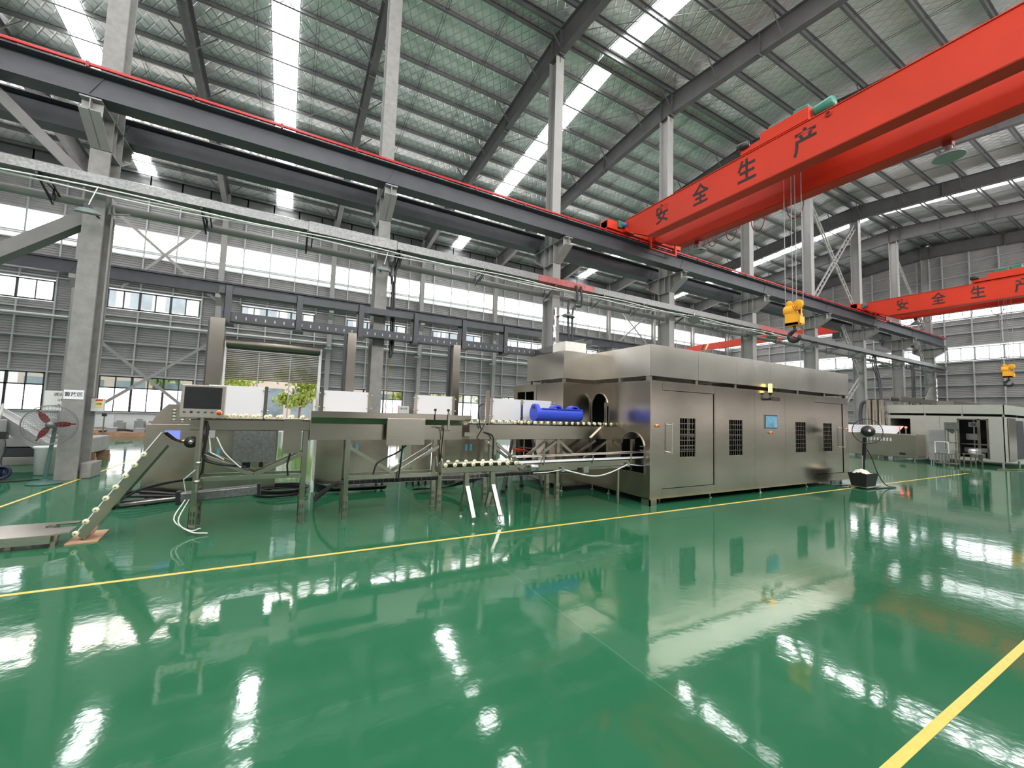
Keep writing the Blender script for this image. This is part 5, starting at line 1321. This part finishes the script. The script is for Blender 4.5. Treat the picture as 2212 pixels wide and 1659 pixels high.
MB().box(28.28,28.31,5.86,5.93,.3,2.12).box(28.28,28.31,6.8,6.87,.3,2.12).box(28.28,28.31,6.12,6.22,.2,2.12).box(28.28,28.31,5.86,6.87,2.08,2.13).build('door_frame','stainless',t)
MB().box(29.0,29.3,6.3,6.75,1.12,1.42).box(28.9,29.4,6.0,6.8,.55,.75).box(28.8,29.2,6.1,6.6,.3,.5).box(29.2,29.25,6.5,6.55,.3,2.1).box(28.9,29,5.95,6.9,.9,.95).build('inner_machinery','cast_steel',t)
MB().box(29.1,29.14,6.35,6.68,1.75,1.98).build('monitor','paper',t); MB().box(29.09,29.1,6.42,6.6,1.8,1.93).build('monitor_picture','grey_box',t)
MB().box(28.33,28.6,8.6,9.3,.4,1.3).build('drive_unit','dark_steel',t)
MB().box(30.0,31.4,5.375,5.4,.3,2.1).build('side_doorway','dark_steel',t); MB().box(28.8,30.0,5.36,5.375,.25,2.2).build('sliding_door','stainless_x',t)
for y in (5.5,7.5,9.3):
    for x in (28.4,31,34): MB().cyl((x,y,0),(x,y,.2),.04,10).build('foot','cast_steel',t)
MB().box(28.9,34,7.1,7.7,2.63,3.0).box(28.6,30,8.2,9.0,2.63,2.8).build('roof_box','stainless',t)
mb=MB(); 
for k in range(5): mb.tube([(28.7,9.2-k*.1,2.66),(28.9+.1*k,8.4,2.7),(29.2,7.4-.1*k,2.68),(29.0,6.9,2.66)],.05,6)
mb.each('roof_cable','black',t)
t=thing('roof_cable_tray','cable tray on short legs above the pale packing machine','tray',(31,9.2,2.6))
MB().box(28.6,36,9.0,9.03,3.0,3.25).box(28.6,36,9.4,9.43,3.0,3.25).box(28.6,36,9.0,9.43,3.0,3.01).build('tray','stainless',t)
for x in (28.7,30,31.5,33,34.5): MB().box(x-.03,x+.03,9.03,9.09,2.63,3.0).build('leg','stainless',t)
t=thing('steam_column','vertical stainless ducts at the left end of the pale packing machine','duct',(27.8,9.7,0))
for k in range(3): MB().cyl((27.9,9.55+.28*k,1.5),(27.9,9.55+.28*k,3.05),.14,16).build('duct','stainless',t)
MB().box(27.7,28.2,9.45,10.3,0,1.55).build('base_box','stainless',t)
MB().tube([(27.8,10.4,1.5),(27.9,10.5,2.2),(27.9,10.4,2.85),(28.0,10.2,2.95)],.09,10).build('bent_pipe','dark_steel',t)
t=thing('oven_cabinet','dark stainless cabinet with slotted vents and two red lights behind the fan','cabinet',(27.5,9.5,0))
MB().box(27.0,28.2,7.96,11.2,.12,1.28).build('body','stainless',t,.02)
MB().add([(27.0,8.7,1.28),(27.0,11.2,1.28),(27.35,11.2,1.68),(27.35,8.5,1.68),(27.9,8.5,1.68),(27.9,11.2,1.68)],[(0,1,2,3),(3,2,5,4)]).build('sloping_lid','panel_white',t)
mb=MB()
for k in range(7): mb.box(26.985,27,8.9+.13*k,8.96+.13*k,.9,1.06)
mb.each('vent_slot','panel_white',t)
MB().box(26.98,27,8.38,8.6,.25,.36).build('socket_plate','black',t)
for y in (8.6,8.36):
    MB().cyl((27.1,y,1.28),(27.1,y,1.58),.02,8).build('lamp_stem','cast_steel',t); MB().lathe([(0,0),(.05,0),(.05,.06),(.03,.09),(0,.09)],(27.1,y,1.58),(0,0,1),14).build('signal_lamp','red_glow',t)
for y in (8.1,9.5,11): MB().cyl((27.2,y,0),(27.2,y,.12),.03,8).build('foot','cast_steel',t)
t=thing('grey_switch_cabinet','plain grey cabinet on short feet before the pale packing machine','cabinet',(26.8,7.2,0))
MB().box(26.6,27.1,6.9,7.42,.14,1.56).build('body','grey_box',t,.01); MB().box(26.585,26.6,6.92,7.4,1.0,1.03).build('trim','cast_steel',t)
for y in (6.95,7.37): MB().cyl((26.7,y,0),(26.7,y,.14),.025,8).cyl((27.0,y,0),(27.0,y,.14),.025,8).build('foot','cast_steel',t)
t=thing('steel_hopper','square stainless hopper with a pointed outlet on a frame, distant right','hopper',(26.3,6.5,0))
MB().add([(26.0,6.36,1.62),(26.4,6.36,1.62),(26.4,6.72,1.62),(26.0,6.72,1.62),(26.0,6.36,1.92),(26.4,6.36,1.92),(26.4,6.72,1.92),(26.0,6.72,1.92),(26.2,6.52,1.4)],[(0,1,5,4),(1,2,6,5),(2,3,7,6),(3,0,4,7),(0,8,1),(1,8,2),(2,8,3),(3,8,0)]).build('funnel','galvanised',t)
for x,y in ((26.02,6.38),(26.38,6.38),(26.02,6.7),(26.38,6.7)): MB().box(x-.02,x+.02,y-.02,y+.02,0,1.62).build('leg','stainless_x',t)
MB().box(26.0,26.4,6.36,6.72,1.0,1.04).build('shelf','stainless_x',t)
t=thing('trolley','small tubular push trolley with a cream handle, distant right','trolley',(25.8,6.6,0))
MB().tube([(25.25,6.84,.55),(25.25,6.84,1.0),(25.25,6.80,1.04),(25.25,6.46,1.04),(25.25,6.42,1.0),(25.25,6.42,.55)],.018,8).build('handle','panel_white',t)
MB().box(25.25,25.75,6.2,6.85,.52,.56).box(25.25,25.75,6.2,6.85,.1,.14).each('deck','stainless_x',t)
mb=MB()
for k in range(7): mb.box(25.25,25.27,6.22+.1*k,6.25+.1*k,.14,.52)
mb.build('bars','stainless_x',t)
for x in (25.3,25.7):
    for y in (6.25,6.8): MB().cyl((x,y-.015,.05),(x,y+.015,.05),.05,12).build('caster','rubber',t)
MB().box(25.35,25.65,6.35,6.7,.56,.72).build('load','cast_steel',t)
t=thing('work_table','low work table with stacked parts before the open doorway, distant right','table',(27,5.9,0))
MB().box(26.6,27.6,5.9,6.35,.52,.56).build('top','stainless_x',t)
for x,y in ((26.65,5.95),(27.55,5.95),(26.65,6.3),(27.55,6.3)): MB().box(x-.02,x+.02,y-.02,y+.02,0,.52).build('leg','stainless_x',t)
MB().lathe([(0,0),(.12,0),(.14,.1),(.1,.2),(0,.2)],(26.9,6.1,.56),(0,0,1),14).box(27.1,27.5,5.95,6.2,.56,.78).each('part','cast_steel',t)
MB().tube([(26.0,5.2,.02),(26.6,4.9,.03),(28.2,4.6,.02)],.02,6).build('floor_pipe','trunk') 
o=bpy.context.scene.objects['floor_pipe']; tag(o,'thin brown pipe lying on the floor near the pale packing machine','pipe')

# ================================================================ outside
o=MB().box(-90,140,YB+.3,160,-.06,-.02).build('outside_ground','outside_ground'); o['kind']='structure'
mat('pane_pale',(.5,.55,.6),.2,0,.2,.6)
def facade(label,x0,x1,y,z1,m_,nw,rows,ww,wh,zb,grp='buildings across the yard'):
    t=thing('neighbour_building',label,'building',((x0+x1)/2,y+3,0),grp)
    MB().box(x0,x1,y,y+8,-.02,z1).build('wall',m_,t)
    for r_ in range(rows):
        for k in range(nw):
            x=x0+(x1-x0)*(k+.5)/nw; z=zb+r_*3.6
            if z+wh>z1: continue
            MB().box(x-ww/2,x+ww/2,y-.06,y-.01,z,z+wh).build('window','facade_glass' if m_=='facade' else 'pane_pale',t)
    return t
facade('pale pink building seen through the roller shutter opening',-18,18,45,4.6,'facade',14,1,1.9,2.7,.6)
facade('white office building seen through the upper window row',-30,40,62,26,'facade_white',22,6,1.9,1.9,5.2)
def tree(label,x,y,h,r,n=900,m_='leaf',trunk=True):
    t=thing('tree',label,'tree',(x,y,0),'trees in the yard')
    if trunk:
        mb=MB().tube([(x,y,-.05),(x+.05,y,h*.35),(x-.03,y,h*.6)],[.10,.08,.05],8)
        for k in range(6):
            a_=k*1.1; mb.tube([(x,y,h*(.32+.04*k)),(x+r*.6*math.cos(a_),y+r*.4*math.sin(a_),h*(.55+.05*k))],[.035,.015],5)
        mb.build('trunk','trunk',t)
    mb=MB()
    cl=[(random.gauss(0,.45)*r,random.gauss(0,.35)*r,random.uniform(.45,1.0)*h,random.uniform(.25,.5)*r) for _ in range(16)]
    for i in range(n):
        c=random.choice(cl); p=Vector((x+c[0]+random.gauss(0,.5)*c[3],y+c[1]+random.gauss(0,.5)*c[3],c[2]+random.gauss(0,.4)*c[3]))
        s=random.uniform(.07,.15)*(1 if h<7 else 2.4); e=Euler((random.uniform(0,6),random.uniform(0,6),random.uniform(0,6))).to_matrix()
        mb.add([p+e@Vector((-s,-s*.6,0)),p+e@Vector((s,-s*.6,0)),p+e@Vector((s,s*.6,0)),p+e@Vector((-s,s*.6,0))],[(0,1,2,3)])
    mb.build('foliage',m_,t)
tree('young yellow-green tree seen through the shutter opening',.85,37,4.4,1.6,1500)
tree('yellow-green tree seen at the left of the shutter opening',-4.2,39,4.6,1.7,1300)
tree('tree seen through the small window behind the second column',9.6,38,4.8,1.7,1100)
tree('tree seen through the low window right of the second panel',14.5,40,4.8,1.8,1000)
tree('tree filling the low windows behind the blue drum',19.5,40,5,1.8,900)
for k in range(4): tree(['bushy green tree partly cut by the left frame edge, beyond the low window','bushy green tree beyond the leftmost low window, second from the frame edge','bushy green tree beyond the low window just left of the wire-caged fan','bushy green tree hidden mostly behind the rough left column'][k],-26+5.6*k,41,7.5,1.8,700,'leaf_far',True)

# ---------------------------------------------------------------- world, camera
w=bpy.data.worlds.new('sky'); bpy.context.scene.world=w; w.use_nodes=True
nt=w.node_tree; bg=nt.nodes['Background']; bg.inputs[0].default_value=(.93,.96,1,1); bg.inputs[1].default_value=1.15
cam=bpy.data.cameras.new('camera'); co=bpy.data.objects.new('camera',cam); col.objects.link(co)
a,b_,c_=-0.50209559,1.64186079,0.03249835
Rm=Matrix.Rotation(a,3,'Z')@Matrix.Rotation(b_,3,'X')@Matrix.Rotation(c_,3,'Z')
co.matrix_world=Matrix.Translation((0,0,1.7))@Rm.to_4x4()
cam.sensor_width=36; cam.lens=878.6/2212*36; cam.clip_start=.05; cam.clip_end=500
S=bpy.context.scene; S.camera=co
S.view_settings.view_transform='Standard'; S.view_settings.look='None'; S.view_settings.gamma=1; S.view_settings.exposure=0.85
S.cycles.use_denoising=True
S.cycles.max_bounces=8; S.cycles.diffuse_bounces=4; S.cycles.glossy_bounces=4; S.cycles.transparent_max_bounces=12
S.cycles.sample_clamp_indirect=6
